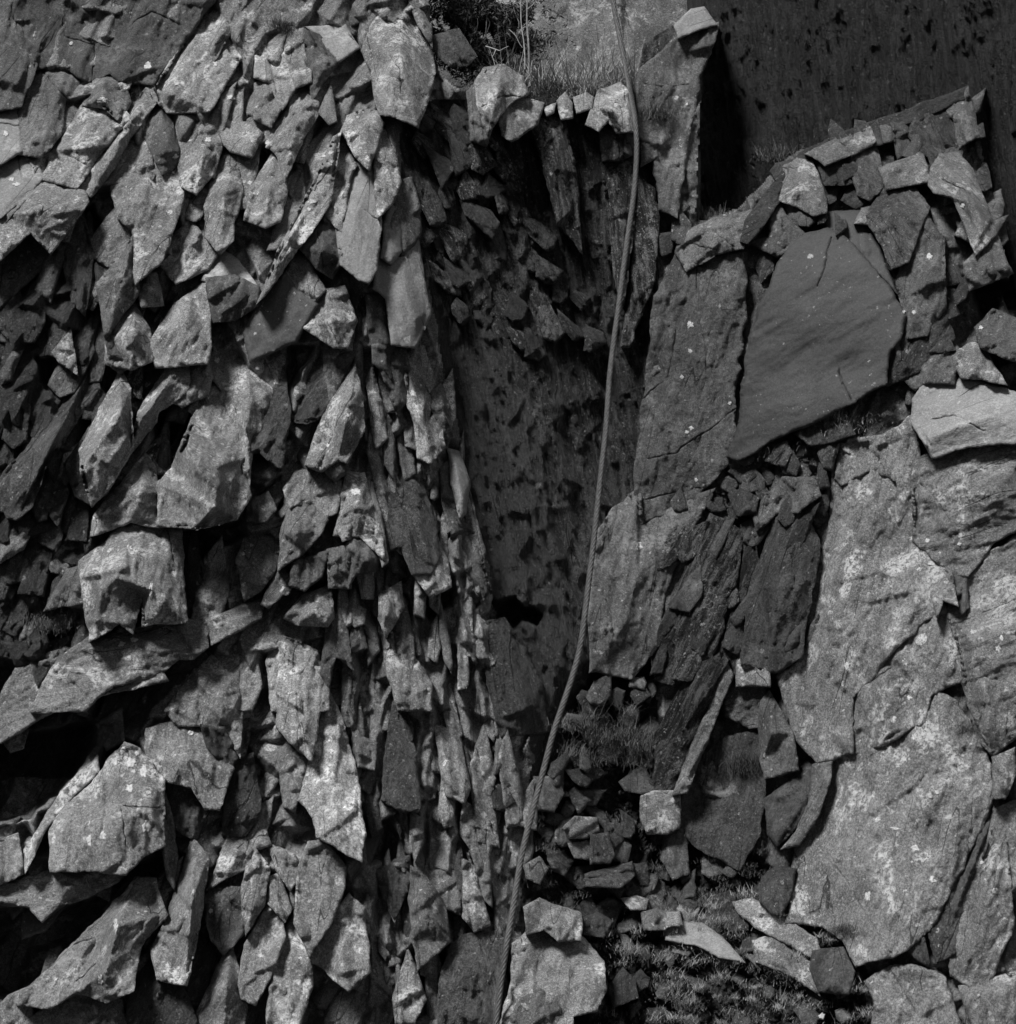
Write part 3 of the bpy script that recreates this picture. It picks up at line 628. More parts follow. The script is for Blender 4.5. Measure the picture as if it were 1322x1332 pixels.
G L.8 20 .2 0 10|530,192 640,158 742,200 832,332 782,472 740,472 690,392 600,372 530,292|640,158 680,300,8 740,470||lichened_boss|round boss of rock crusted with grey lichen, above the smooth dark cobble|rock
G D.7 26 -.2 -.2 0|725,178 800,185 852,290 820,338 745,252|||dark_facet
G L.75 30 .7 .1 75|-60,770 0,752 180,702 380,658 442,680 420,732 302,792 210,812 150,872 110,822 0,802 -60,830|180,702 240,760,10||curving_ledge|narrow curving ledge of broken rock above the large black cleft, lower left|rock ledge
G L.8 38 .3 .4 42|70,1170 80,1142 370,870 490,728 552,730 592,852 500,962 470,1122 380,1162 280,1122 180,1182|490,728,0 420,900,18 380,1060,14 380,1162|270,960 350,930 370,1010 280,1090|diagonal_slab|large diagonal slab with a pale left face, under the black cleft at lower left|rock slab
G L1 30 .3 .4 18|545,982 600,872 690,588 742,652 722,810 662,1102 570,1082|690,588,0 690,800,16 620,880,4;690,800 662,1100||narrow_faceted_blade|narrow pointed blade with a pale strip down its left side, lower left|rock blade
G L1 24 .4 .2 30|745,762 820,572 872,570 902,622 890,682 802,722|820,572 850,640,6||rock_shard
G D1.1 22 .1 .1 10|730,802 762,762 862,762 892,902 800,992 762,942|||rock_block
G L.9 26 .2 0 5|868,762 912,622 962,682 942,822 882,922|||rock_shard
G L1.1 26 .4 .1 10|885,590 940,528 967,602 905,622|||rock_shard
G L1 28 .4 0 -10|945,792 962,722 1002,710 1042,832 1020,872|||rock_shard
G L1 34 .3 .1 15|858,1102 880,962 962,820 1002,862 1017,932 962,1082 912,1172 870,1152|||leaf_slab|left one of two leaf shaped grey slabs standing side by side at the bottom left|rock slab
G L1 32 .28 0 5|960,1200 990,1002 1052,868 1112,1002 1117,1102 1062,1262 1010,1320 970,1300|||leaf_slab|right one of two leaf shaped grey slabs standing side by side at the bottom left|rock slab
G L1 36 .35 .3 20|690,1300 700,1235 800,1012 830,970 860,1102 882,1182 862,1300|830,970,2 812,1100,14 800,1300||split_blade|pale split blade rising from the bottom edge, left of the two leaf shaped slabs|rock blade
G L.9 28 .25 0 0|1070,702 1110,600 1160,590 1232,680 1232,742 1182,882 1110,992 1060,882|||rounded_slab|rounded rough slab below the pair of tall mottled slabs|rock slab
G L1 28 .3 0 0|1108,1012 1200,852 1250,788 1302,832 1324,1052 1250,1122 1160,1040|||rock_slab
G L.7 18 .5 .2 60|-60,140 0,92 60,-20 230,-60 560,-60 592,10 402,52 200,112 0,232 -60,250||200,20 220,90|broad_ledge|broad dark edged ledge at the far left above the black overhang|rock ledge
G L1 20 .5 .4 38|90,622 220,420 342,268 352,342 242,442 152,562 112,652 90,702|||long_thin_sliver|long thin pale sliver slanting across the far left above the bulging rock|rock shard
G L.85 26 .3 .1 10|-60,600 0,590 60,570 82,702 0,742 -60,750|||rock_block
G D.9 8 .1 -.1 5|350,172 432,120 442,232 382,262|||rock_block
G S.8 14 .15 .1 12|808,342 860,300 902,282 932,482 872,572 802,562|||striated_shard
G L.8 18 .25 0 5|1000,272 1062,250 1102,312 1052,482 1020,462|||rock_shard
G L.85 22 .3 0 0|960,602 1052,640 1082,702 1040,762 1000,702|||rock_shard
G S.9 24 .2 .2 20|470,1130 560,1000 640,1100 700,1239 660,1320 440,1320|||rock_blade
G L.8 26 .3 .1 30|100,1239 180,1182 280,1125 430,1160 460,1320 60,1320|||rock_slab
G S.7 10 .1 .1 15|620,1120 700,880 760,1000 730,1180 690,1239|||dark_shard
H G1 30 .1 .1 -5|375,690 420,720 470,790 492,832 505,950 400,1042 380,940 368,800|375,690,0 430,850,10||fan_shaped_plate|smooth fan shaped plate with dark fluted lower edge, bottom centre left|rock plate
H D.8 8 0 0 0|245,700 362,648 372,722 312,862 272,782|||dark_smooth_face
H G1.2 28 .3 0 0|372,492 412,510 412,592 386,655 370,592|||rock_blade
H S1.2 26 .25 .1 8|480,1102 520,962 570,932 702,920 707,992 662,1239 640,1320 520,1320 475,1239|570,932 560,1100,8|620,960 650,1100|striated_pillar|striated pillar of rock at the bottom edge just left of the cable|rock pillar
H L.85 24 .25 .05 0|310,1160 360,980 400,1090 420,1160 380,1239 320,1239|||rock_blade
H G1.1 24 .9 0 60|390,1239 520,1160 545,1330 330,1330|||flat_step
H G.9 16 .15 -.1 -15|150,130 192,220 245,240 237,332 182,322|||rock_shard
H L.85 20 .25 0 -8|560,660 600,690 650,890 600,910 560,860|||rock_blade
H G.9 16 .25 -.1 0|590,630 650,640 660,820 640,800|||rock_shard
H L.75 10 .2 -.1 -8|560,450 600,470 660,600 640,660 590,620 550,560|||rock_slab
H S.9 16 .2 0 -5|300,140 350,120 390,360 400,470 340,480 270,440|||rock_slab
H G1 18 .3 0 -8|380,700 540,700 545,850 500,830 440,780|||rock_slab
H L.9 10 .3 0 -10|460,180 540,200 580,400 560,450 500,420 480,320|||rock_slab
H M1.5 12 .2 .2 0|660,400 720,385 740,450 700,480 670,470|||rock_block
B L.95 24 .35 .1 0|610,292 640,250 702,240 762,280 780,332 740,350 700,385 650,462 622,392|640,250 690,300,7 650,460|620,380 700,345 770,345|rounded_block|round pale boulder on the left end of the grassy ledge|boulder
B G1.35 22 .2 0 -5|690,432 720,372 762,350 842,372 822,440 752,492 732,502 700,482|||wedge_stone|smooth wedge shaped stone leaning under the round pale boulder|stone
B G.8 16 .1 .5 -8|575,330 640,250 612,300 622,395 655,465 640,520 590,500|||rock_block
B L.9 20 .3 .1 0|898,362 922,338 945,370 947,420 912,424|||small_upright_stone|smallest upright stone on the grassy ledge edge, left of the cable|stone
B L1.1 24 .4 0 0|958,352 1000,335 1022,350 1017,386 968,402|||small_pale_stone|small pale stone on the ledge edge, second from the cable|stone
B L1.1 24 .3 .05 0|1048,332 1120,306 1157,342 1167,462 1112,467 1080,420 1042,458 1010,442 1030,380|1100,320 1090,400,8|1080,400 1130,460|capped_stone|pale capped stone on the ledge edge right beside the cable|stone
B L.9 18 .4 .2 0|850,388 885,374 880,402 860,412|||rock_shard
B S1.1 16 .1 .1 0|1050,462 1108,470 1112,572 1060,572|||rock_block
B S1.2 14 .1 0 0|1110,468 1167,465 1170,552 1116,568|||rock_block
B W1.8 8 .05 0 -5|1060,590 1165,565 1172,760 1130,1100 1110,1020 1085,780|||smooth_column
B W1.6 8 .05 -.1 -10|800,440 860,420 920,440 960,640 980,900 900,800 860,640|||smooth_column
B W1.9 6 .05 -.1 -10|1190,640 1240,680 1255,780 1240,1000 1200,1100 1150,1239 1130,1239 1175,900|||smooth_column
B G1 6 .1 .1 -5|1195,470 1245,460 1250,560 1200,590|||rock_block
C G.85 6 .1 .15 5|-30,300 -12,250 60,190 115,132 250,92 226,182 186,272 166,402 142,502 126,642 106,765 55,745 35,560 -20,470||0,300 90,310 150,300|tall_upright_slab|tall pale upright slab right of the cable, tapering down beside the dark wall|rock slab
C B.8 12 .5 .1 70|106,92 165,36 207,30 247,86 200,98 120,132|||cap_stone|bright cap stone resting on top of the tall upright slab|stone
C W1 -8 -.2 -.3 0|0,160 108,92 118,132 60,190 -12,252 -18,240|||dark_cleft
C M1.6 18 .5 .3 60|345,855 360,790 500,600 560,545 720,470 870,420 1145,315 1152,345 940,435 800,465 680,495 520,595 480,705 400,822 362,862|||thin_curved_capping|thin dark curved sheet capping the stacked ledge rocks, upper right|rock slab
C L.68 20 .15 .1 10|490,602 540,570 592,580 622,652 642,720 640,756 602,766 540,732 485,712|540,570 560,680,8||rock_block|pale curled block at the left end of the stacked ledge, upper right|rock block
C L.6 24 .3 .1 60|580,548 690,492 726,552 640,587 612,562|||rock_block
C L.62 26 .2 .1 0|700,502 800,457 816,500 805,516 737,552|||fluted_stone
C M2 16 0 0 0|620,592 722,560 762,700 750,652 642,657|||rock_facet
C S1.5 18 .1 -.1 -5|725,552 820,522 852,652 800,712 762,692|||fluted_block|white streaked fluted block in the middle of the stacked ledge|rock block
C G.8 20 .1 0 0|812,462 872,442 882,502 832,512|||rock_block
C D.8 16 0 0 0|880,442 932,440 952,530 902,562|||rock_block
C S1.1 18 .1 -.1 -15|950,422 1010,402 1052,542 992,552 942,482|||rock_block
C S.9 18 .1 -.1 -15|1010,402 1090,382 1112,522 1062,542|||rock_block
C G.9 20 .1 -.2 -10|1090,372 1148,318 1187,482 1122,522|1148,318 1130,440,6||pointed_end_block|block with a raised pointed corner at the right end of the curved capping|rock block
C L.62 30 .3 .1 65|838,602 985,546 1012,642 862,672|860,640 1000,590,5||cylindrical_block|squared log like block in the stacked ledge, upper right|rock block
C L.62 34 .2 -.2 -25|1015,660 1025,600 1052,556 1112,550 1162,602 1247,832 1182,902 1102,702 1032,682|1052,556 1150,720,10 1200,860|1060,640 1160,690|curved_pillar|large curved pale pillar at the right end of the stacked ledge|rock pillar
C G.8 30 .05 -.1 -20|1245,832 1304,972 1160,1032 1140,942 1190,892|1245,832 1220,950,5|1200,900 1230,990|rock_block
C S1.4 26 .15 .1 -15|785,772 830,712 950,666 1007,742 962,852 932,932 882,952 850,872|950,668 880,760,8 900,940|830,750 900,830 920,900|streaked_block|dark and pale streaked block between the smooth slab and the curved pillar|rock block
C D1.1 20 .05 .05 10|930,902 1002,772 1062,852 1064,1100 1002,1192 940,1202 900,1002|||speckled_narrow_slab|narrow grey slab with one round lichen spot right of the big smooth slab|rock slab
C D.75 12 0 .1 0|640,762 782,757 832,882 872,1002 902,1052 790,922 702,842 652,822|||dark_smooth_slab|dark smooth slab wedged above the big smooth slab's right shoulder|rock slab
C G.6 14 .1 .2 5|445,852 450,742 470,712 502,782 562,832 542,870 472,912 362,862|||rock_block
C G.6 12 .1 .1 0|490,717 642,762 582,802 532,802|||rock_facet
C L.58 14 .25 .15 0|140,832 250,782 370,757 352,852 345,882 250,902 150,962 110,900|250,782 280,850,6 150,960|160,870 260,890;250,830 330,890|crumpled_slab|pale crumpled slab left of the curved ledge, above the big slabs|rock slab
C M1.5 16 0 .2 25|350,855 372,800 470,650 492,600 500,640 450,740 400,830 365,872|||rock_edge
P G.62 8 .05 .12 15|855,385 882,332 905,322 940,330 964,332 969,365 964,450 954,500 952,548 962,575 945,602 905,642 862,668 832,678 828,620 836,540 845,470 850,445||843,597 880,588 920,560 962,528;836,520 870,490 878,430;905,330 912,420 920,480;835,650 880,640|lichened_dark_slab|large dark slab dotted with lichen, left of the ragged crack beside the smooth slab|rock slab
P D.72 22 .06 .12 60|1045,308 1077,300 1097,310 1130,345 1160,385 1176,412 1170,440 1155,455 1152,497 1110,522 1070,542 1000,572 960,596 950,592 966,545 967,500 977,450 989,400 1014,345||1080,310 1072,345 1064,370;1090,480 1100,500 1105,520|big_smooth_slab|biggest smooth dark slab, a rounded triangle at the centre right|rock slab
P G.8 8 .15 .2 10|833,682 862,672 905,648 925,640 893,702 862,772 850,842 822,880 770,872 768,800 780,692 800,662 830,640||790,780 800,830;835,682 905,640|mottled_slab|mottled grey slab right of the cable at the foot of the recess|rock slab
P S.8 14 .2 .1 30|1155,455 1176,415 1230,405 1240,440 1200,480 1155,500||1190,420 1180,470|rock_block
P W1.4 14 0 .35 25|855,882 850,852 880,770 925,672 945,680 962,692 955,760 925,858 920,862 875,890|925,672 900,800,6||mossy_leaning_face|dark mossy face leaning right, right of the mottled slab|rock face
P W.9 8 0 .5 20|925,862 955,760 962,695 975,690 990,745 970,860|||dark_face
P S.85 20 .15 -.2 20|968,862 978,765 1008,680 1040,662 1063,702 1060,742 1048,802 1042,852 1010,872|1040,662,4 1020,760,12 1000,868|1030,700 1035,760|crumbling_buttress|crumbling buttress with a bright top, between the mossy face and the speckled pillar|rock buttress
P W1 16 0 .6 24|846,1025 852,962 905,862 945,860 930,910 898,985 878,1032|||dark_plank
P G.9 26 .2 -.3 24|878,1032 898,980 930,905 945,860 952,880 922,955 893,1030|||plank_edge
P G.8 10 .5 .3 60|945,862 1000,860 990,945 975,945 945,930|||pale_patch
I S.9 10 .3 .2 10|135,422 162,322 292,222 402,202 422,352 402,562 332,682 182,602 130,542|162,322,16 250,420,-6 240,560,0;402,202,6 330,400,-4;330,400 332,682,14||mossy_bowl|bowl shaped rock face with fanning ribs and dark moss, lower right of centre|rock face
I G.8 22 .2 .2 15|410,100 440,60 470,110 520,200 540,330 430,360 415,300|440,60 450,200,8||rock_pillar
I D.6 14 -.1 .1 35|430,440 540,360 600,330 590,420 530,540 470,600 440,560|||dark_facet
I G.9 26 .1 -.2 30|540,560 590,440 600,320 660,310 655,380 610,500 545,600 490,612|||curved_rib
I M2 22 .1 .1 0|412,800 420,720 470,680 530,690 520,760 480,850 450,840|||dark_rock
I G.8 12 .4 0 0|70,560 140,545 150,700 100,720 60,650|||rock_block
P L.85 14 .45 .15 15|1090,602 1105,575 1150,570 1188,545 1192,602 1192,702 1237,742 1207,802 1172,832 1132,880 1105,905 1105,975 1065,987 1040,962 1015,882 1045,862 1060,782 1080,702 1085,642|1105,575,0 1120,700,8 1080,850,4||speckled_pillar|long rough speckled slab running down from the bright cap, right|rock slab
P B.85 26 .85 .1 70|1192,522 1206,500 1262,495 1340,520 1340,570 1282,575 1242,580 1215,592 1190,547||1215,545 1240,540 1280,560|bright_cap_slab|brightest flat slab at the right edge of the picture|rock slab
P L.75 18 .4 .1 70|1192,602 1215,592 1242,582 1340,580 1340,680 1290,702 1257,745 1237,742 1192,702||1200,630 1240,680;1260,640 1270,700|banded_slab|grey slab with fine bands just below the brightest flat slab|rock slab
P L.72 18 .42 .1 65|1237,745 1260,742 1340,690 1340,942 1292,972 1260,902 1252,842 1237,802||1255,745 1258,800|right_edge_slab|grey slab at the right edge below the banded slab|rock slab
P L.8 20 .45 .1 15|1062,967 1110,902 1130,880 1172,830 1205,770 1237,802 1255,842 1250,882 1207,903 1200,937 1143,968 1090,982||1110,900 1160,870|upper_lichened_slab|lichened slab resting against the top of the biggest pale slab, lower right|rock slab
P L.85 32 .42 .08 15|1088,987 1125,966 1200,942 1217,902 1242,915 1277,972 1290,1030 1271,1082 1232,1160 1206,1207 1160,1242 1116,1252 1102,1222 1075,1202 1028,1197 1034,1130 1040,1100 1062,1075 1078,1040|1242,915,4 1220,1030,6 1160,1242,0;1034,1130 1100,1110,4 1125,966|1090,1130 1120,1180 1160,1240;1040,1150 1060,1200|biggest_pale_slab|biggest pale lichen speckled slab at the lower right|rock slab
P M3.4 11 .1 -.2 20|1292,1030 1278,1092 1245,1160 1238,1210 1242,1232 1222,1245 1206,1207 1232,1160 1271,1082 1288,1032|||dark_side
P G.62 10 .3 .1 20|1206,1210 1235,1160 1262,1100 1285,1050 1300,1000 1296,1060 1262,1150 1240,1240 1220,1250|||dark_mottled_strip|dark lichen mottled strip down the right side of the biggest pale slab|rock slab
I L.8 24 .4 .15 20|1242,480 1272,562 1292,742 1304,882 1202,1122 1100,1062 1100,932 1172,702|||long_tapering_slab|long tapering slab at the far lower right, right of the dark strip|rock slab
I L.75 22 .4 .1 0|1155,40 1180,-20 1322,-20 1360,172 1240,272 1182,202|||rock_slab
I L.75 24 .35 .1 0|1242,292 1312,262 1315,352 1282,432 1242,432|||rock_block
I L.7 18 .4 .1 10|1250,482 1360,440 1360,702 1302,762 1280,642|||rock_slab
I L.85 32 .35 .05 5|800,1092 880,1042 950,1040 1062,1082 1112,1239 1125,1320 815,1320 830,1152||880,1060 960,1200|bottom_right_block|speckled block at the bottom edge below the biggest pale slab|rock block
I L.72 26 .35 .1 0|1130,1112 1330,1062 1360,1320 1202,1320|||rock_slab
I D.8 20 .1 .2 0|600,982 702,970 742,1052 722,1132 622,1122 590,1042|||dark_squared_stone|dark squared stone touching the lower left foot of the biggest pale slab|stone
I S1 16 .1 0 -10|920,962 992,930 1012,1032 972,1012|||rock_shard
I L1 24 .8 .2 -40|325,812 380,800 522,890 602,942 622,1010 520,952 420,902 340,842|||ridge_stone|pale elongated stone lying at the left foot of the biggest pale slab|stone
I B.75 18 .9 0 -30|75,902 130,880 202,890 272,942 342,1012 262,992 182,950 80,932|||flat_pale_stone|flat pale stone lying in the grass at the bottom right of centre|stone
I L.75 16 .5 .2 -20|390,950 450,930 520,990 600,1040 610,1120 520,1060 400,1010|||rock_slab
H L1 46 .55 .2 20|780,830 830,800 880,822 975,850 982,890 975,940 900,942 850,902 790,920|880,822,4 900,890,8 900,940||pale_boulder_top|pale crusted top stone at the bottom centre right of the cable|boulder
H L.95 40 .35 .3 15|690,1300 700,1239 740,1092 742,962 790,922 850,902 902,942 975,940 1052,1022 1062,1122 1030,1192 942,1212 960,1320|850,902,4 880,1150,12 942,1212;1000,960 980,1100,8 942,1212||big_rounded_boulder|big rounded boulder at the bottom centre, right of the cable|boulder
H G.8 52 .25 .1 0|715,1260 762,1162 832,1125 892,1162 942,1262 900,1330 730,1330|||dark_front_boulder|dark dome shaped boulder at the bottom edge in front of the big rounded one|boulder
H L.75 24 .5 0 60|922,542 960,506 1032,510 1042,552 1002,576 940,576|||round_stone|round grey stone sitting in the gully in the middle|stone
H G1.1 24 .2 .1 -10|940,602 1022,590 1012,652 960,647|||broken_stone|broken angular stone directly below the round grey stone in the gully|stone
H S1.2 28 .15 -.1 0|1020,572 1072,565 1097,642 1082,667 1018,667|||ribbed_stone|ribbed upright stone touching the broken angular stone in the gully|stone
H S1.4 28 .8 0 80|1000,712 1160,670 1167,712 1122,752 1002,747|||flat_ribbed_slab|flat ribbed slab lying in the gully below the round grey stone|stone
H L.7 20 .3 .1 0|1200,432 1242,415 1330,412 1330,540 1290,560 1222,562 1196,502|||crusted_block|crusted block at the right side of the gully above a dark hollow|rock block
H L.75 20 .4 0 0|1130,800 1180,790 1217,800 1210,832 1160,832|||pale_spotted_stone|small rounded stone with a pale blot in the gully right of the cable|stone
H G.9 22 .3 .2 0|1200,850 1250,835 1290,860 1280,905 1210,905|||smooth_stone|smooth dark rounded stone at the lower right of the gully|stone
H L.9 26 .6 0 0|1285,850 1330,845 1340,890 1290,895|||rock_shard
H M2.2 22 .2 .1 0|985,870 1040,850 1090,880 1060,930 990,920|||rock_block
H G1 20 .3 .3 0|780,680 830,650 858,690 830,740 790,720|||angular_stone|angular stone in the gully just right of the cable|stone
H M2 22 .2 .2 0|1080,1120 1130,1050 1170,1090 1180,1150 1100,1180|||rock_block
F S.8 14 .3 .1 -20|540,340 590,310 640,290 720,300 740,340 660,370 590,380|||rock_block
F G.7 20 .3 .2 10|390,640 410,590 490,500 600,500 620,560 540,620 470,620 400,680|||rock_block
F M2 18 .2 .1 0|300,560 340,540 400,570 390,620 330,630|||rock_block
F L.7 10 .2 .1 0|680,500 700,380 810,360 880,500 800,470 760,490 700,520|||rock_slab
F G.8 20 .3 .3 35|930,150 1000,60 1080,50 1110,90 1100,160 1010,155 960,180|||rock_block
F L.8 22 .5 .1 20|1090,60 1160,20 1210,30 1240,100 1280,160 1200,140 1130,140|||rock_block
F S.9 20 .3 .1 10|990,30 1080,0 1100,40 1010,50|||rock_shard
C D1.1 30 .3 .2 20|1180,1170 1240,1108 1322,1140 1360,1239 1360,1300 1200,1240|||rock_block
F G.65 14 .1 -.3 10|1095,830 1140,840 1150,960 1130,980 1100,900|||dark_notch
F L.7 24 .3 .2 30|1020,900 1060,860 1090,840 1110,950 1060,930 1040,1000|||rock_shard
F L.85 18 .6 .2 -10|330,1130 440,1120 440,1239 330,1239|||pale_patch
'''
HOME = {'A': cliff, 'D': cliff, 'G': cliff}
def home(z, O):
    x = sum(p[0] for p in O) / len(O); y = sum(p[1] for p in O) / len(O)
    a = np.array([float(x)]); b = np.array([float(y)])
    if inpoly(a, b, P_GUL)[0]: return gully
    if inpoly(a, b, P_SPL)[0]: return splint
    if inpoly(a, b, P_REC)[0]: return recess
    return cliff if x < 640 else right
for ln in ROCKS.strip().splitlines():
    f = ln.split('|'); h = f[0].split(); f += [''] * (9 - len(f))
    # columns: head, outline, ridges, cracks, name, label, category
    outline, ridges, cracks, name, label, cat = f[1], f[2], f[3], f[4], f[5], f[6]
    if label:
        for a_, b_ in (('_slab', '_rock'), ('blade', 'shard'), ('_pillar', '_stack'), ('_face', '_rock'), ('_plane', '_plate'), ('_top', ''), ('dark_rock', 'dark_stone')): name = name.replace(a_, b_)
    if not label: par = home(h[0], pts(h[0], outline))
    else: par = None
    rock(h[0], h[1], float(h[2]), float(h[3]), float(h[4]), float(h[5]), outline, ridges, name, label or None, cat or None, par, None, cracks)

# shards and splinters between the named rocks: small parts of the cliff
def fill(n, poly, w, l, ang, dd, tu, tl, mats, name, parent, seed, tries=14):
    rg = random.Random(seed); P = np.array(poly, float); x0, y0 = P.min(0); x1, y1 = P.max(0); k = 0; done = []
    while k < n:
        best = None
        for _ in range(tries):                        # spread them out
            x, y = rg.uniform(x0, x1), rg.uniform(y0, y1)
            if not inpoly(np.array([x]), np.array([y]), P)[0] or any(inpoly(np.array([x]), np.array([y]), H)[0] for H, _d in HP): continue
            m = min([((x - a) / w[1]) ** 2 + ((y - b) / l[1]) ** 2 for a, b in done] or [9])
            if best is None or m > best[0]: best = (m, x, y)
        if best is None: continue
        _, x, y = best; done.append((x, y)); k += 1
        W = rg.uniform(*w); L = rg.uniform(*l); a = math.radians(rg.uniform(*ang)); up = (math.sin(a), -math.cos(a)); ri = (math.cos(a), math.sin(a))
        sh = [(rg.uniform(-.15, .3), 1.0), (rg.uniform(.25, .4), rg.uniform(.3, .6)), (.5, rg.uniform(-.2, .2)), (rg.uniform(.3, .5), rg.uniform(-.8, -.5)), (rg.uniform(-.1, .2), rg.uniform(-1.05, -.75)), (rg.uniform(-.5, -.35), rg.uniform(-.9, -.5)), (-.5, rg.uniform(-.2, .2)), (rg.uniform(-.4, -.25), rg.uniform(.4, .8))]
        for k_ in sorted(rg.sample((1, 2, 4, 6, 7), rg.choice((1, 2, 2, 3))), reverse=True): sh.pop(k_)
        o = ' '.join('%.1f,%.1f' % (x + ri[0] * p * W + up[0] * q * L / 2, y + ri[1] * p * W + up[1] * q * L / 2) for p, q in sh)
        mt = rg.choice(mats); rock('P', mt, rg.uniform(*dd), rg.uniform(*tu) * 3.1, rg.uniform(*tl) * 2.2, math.degrees(a), o, '', name, None, None, parent)
fill(96, [(430, 480), (480, 400), (545, 300), (575, 470), (640, 770), (660, 900), (690, 1030), (690, 1140), (655, 1332), (470, 1332), (478, 1010), (430, 820)], (8, 24), (60, 160), (-14, 6), (-2, 9), (.1, .4), (-.3, .5), ['L.8', 'G1', 'S1.1', 'L1', 'G.8', 'L.65'], 'slate_splinter', splint, 71)
fill(98, [(0, 120), (250, 0), (480, 0), (470, 330), (440, 600), (470, 1000), (480, 1332), (0, 1332)], (16, 52), (50, 150), (8, 38), (-12, 3), (.1, .6), (-.3, .6), ['L.9', 'G1', 'S1.1', 'G.8', 'L.75', 'D1'], 'slate_shard', cliff, 72)
fill(60, [(0, 360), (200, 300), (280, 480), (240, 620), (100, 700), (110, 850), (0, 900)], (14, 32), (45, 110), (8, 30), (-2, 12), (.0, .5), (-.3, .6), ['S1', 'S.6', 'S.8', 'G.6', 'M2', 'W3'], 'ribbed_shard', ribbed, 73)
fill(46, [(880, 640), (960, 590), (1080, 575), (1085, 640), (1050, 690), (960, 700), (900, 760)], (12, 34), (18, 44), (-50, 60), (2, 16), (.0, .5), (-.3, .6), ['S1', 'M2', 'M3', 'G.6', 'S1.3'], 'rubble_block', right, 75)
fill(84, [(700, 1000), (745, 900), (850, 880), (850, 1010), (900, 1120), (1030, 1130), (1050, 1200), (900, 1240), (780, 1200), (690, 1150)], (8, 46), (10, 44), (-80, 80), (-4, 10), (.1, .8), (-.3, .6), ['S.7', 'M2', 'M3', 'G.5', 'S.9', 'L.4'], 'bedded_stone', gully, 76, 3)
fill(40, [(840, 160), (900, 300), (1000, 270), (1290, 120), (1322, 440), (1200, 540), (1120, 330), (880, 340), (850, 420)], (14, 34), (30, 70), (-30, 50), (2, 12), (.0, .5), (-.3, .6), ['S1', 'M2', 'M3', 'G.6', 'S1.3', 'D1'], 'broken_block', right, 77)
fill(30, [(830, 1180), (1130, 1180), (1110, 1332), (780, 1332)], (10, 34), (12, 34), (-80, 80), (0, 10), (.3, .9), (-.3, .6), ['S.7', 'M3', 'G.6', 'L.6'], 'half_buried_stone', gully, 78, 3)

fill(44, [(545, 150), (640, 165), (700, 300), (790, 440), (690, 450), (600, 420), (550, 300)], (12, 34), (24, 70), (-50, -12), (-5, 5), (.0, .2), (-.2, .2), ['W1.3', 'W2', 'S.4', 'S.6', 'W.9'], 'craggy_flake', recess, 79)
fill(34, [(870, 700), (1045, 660), (1055, 850), (960, 865), (860, 880)], (12, 30), (30, 80), (10, 32), (10, 24), (.0, .3), (-.3, .4), ['W1.5', 'S.5', 'S.7', 'M2', 'G.45'], 'buttress_flake', right, 80)
fill(30, [(1000, 215), (1090, 175), (1265, 125), (1310, 350), (1250, 380), (1190, 300), (1050, 290)], (10, 26), (18, 50), (-40, 50), (14, 26), (.0, .4), (-.3, .4), ['S.8', 'S1.1', 'G.6', 'M2.4', 'L.55'], 'ledge_flake', right, 81)

# big white lichens, each grown on its own rock
LICHEN = """A 527,235,14,14 775,78,14,10 818,440,18,12 710,648,18,16 683,665,20,11 668,720,20,14 828,350,14,9 748,500,12,9 895,655,8,9 630,560,12,8 40,642,14,9 60,660,14,8 22,478,12,10 635,297,12,10 965,518,14,12 955,558,14,11 365,358,22,12 1170,522,12,7 1184,548,11,7 1142,590,12,8 1160,560,10,6 1120,722,18,8 1108,750,9,7 1190,578,9,6 770,230,12,9 255,155,7,7
D 1258,278,14,12 1300,350,14,10 457,527,12,10 540,900,10,24 1275,550,16,14 1022,905,18,14 465,750,10,12 480,1080,14,8 435,1045,14,9 435,1095,12,10 1145,465,6,7 1008,47,8,8 1175,385,6,8
G 515,338,14,20 470,310,18,20 523,538,18,22 465,400,14,14 420,300,14,18 535,415,12,8 370,572,12,16 318,525,6,10 320,590,8,24 685,203,12,10 415,890,8,26 360,1090,10,20 755,840,8,10 490,275,9,9 440,262,12,10 480,340,8,8 600,1035,8,12 200,1085,7,7 935,1000,8,8 10,960,6,14
F 130,138,8,8 163,320,8,8 148,335,8,7 160,45,8,8 300,232,8,8 180,505,6,9 1258,1108,10,12 1270,1068,8,10 1005,722,9,8 925,1155,12,12 1120,735,9,7 1015,805,7,5 1050,765,5,5
I 960,612,15,15 793,785,12,17 1025,725,14,14 940,75,9,9 1040,415,8,8 1020,430,8,6 1247,765,12,12 890,543,20,5 1200,665,7,7 630,1215,12,12 1090,45,8,8 1188,1138,7,6
C 1132,735,8,9 160,1157,13,13 1012,913,10,12 957,1115,9,7 922,1112,6,6 1197,1168,8,8 175,568,7,18 148,372,5,7
B 335,282,10,9 150,345,6,6
E 870,255,7,7 1190,745,12,14"""
LM = plain_mat('white_lichen', .40, .95, 0, .3, 70)
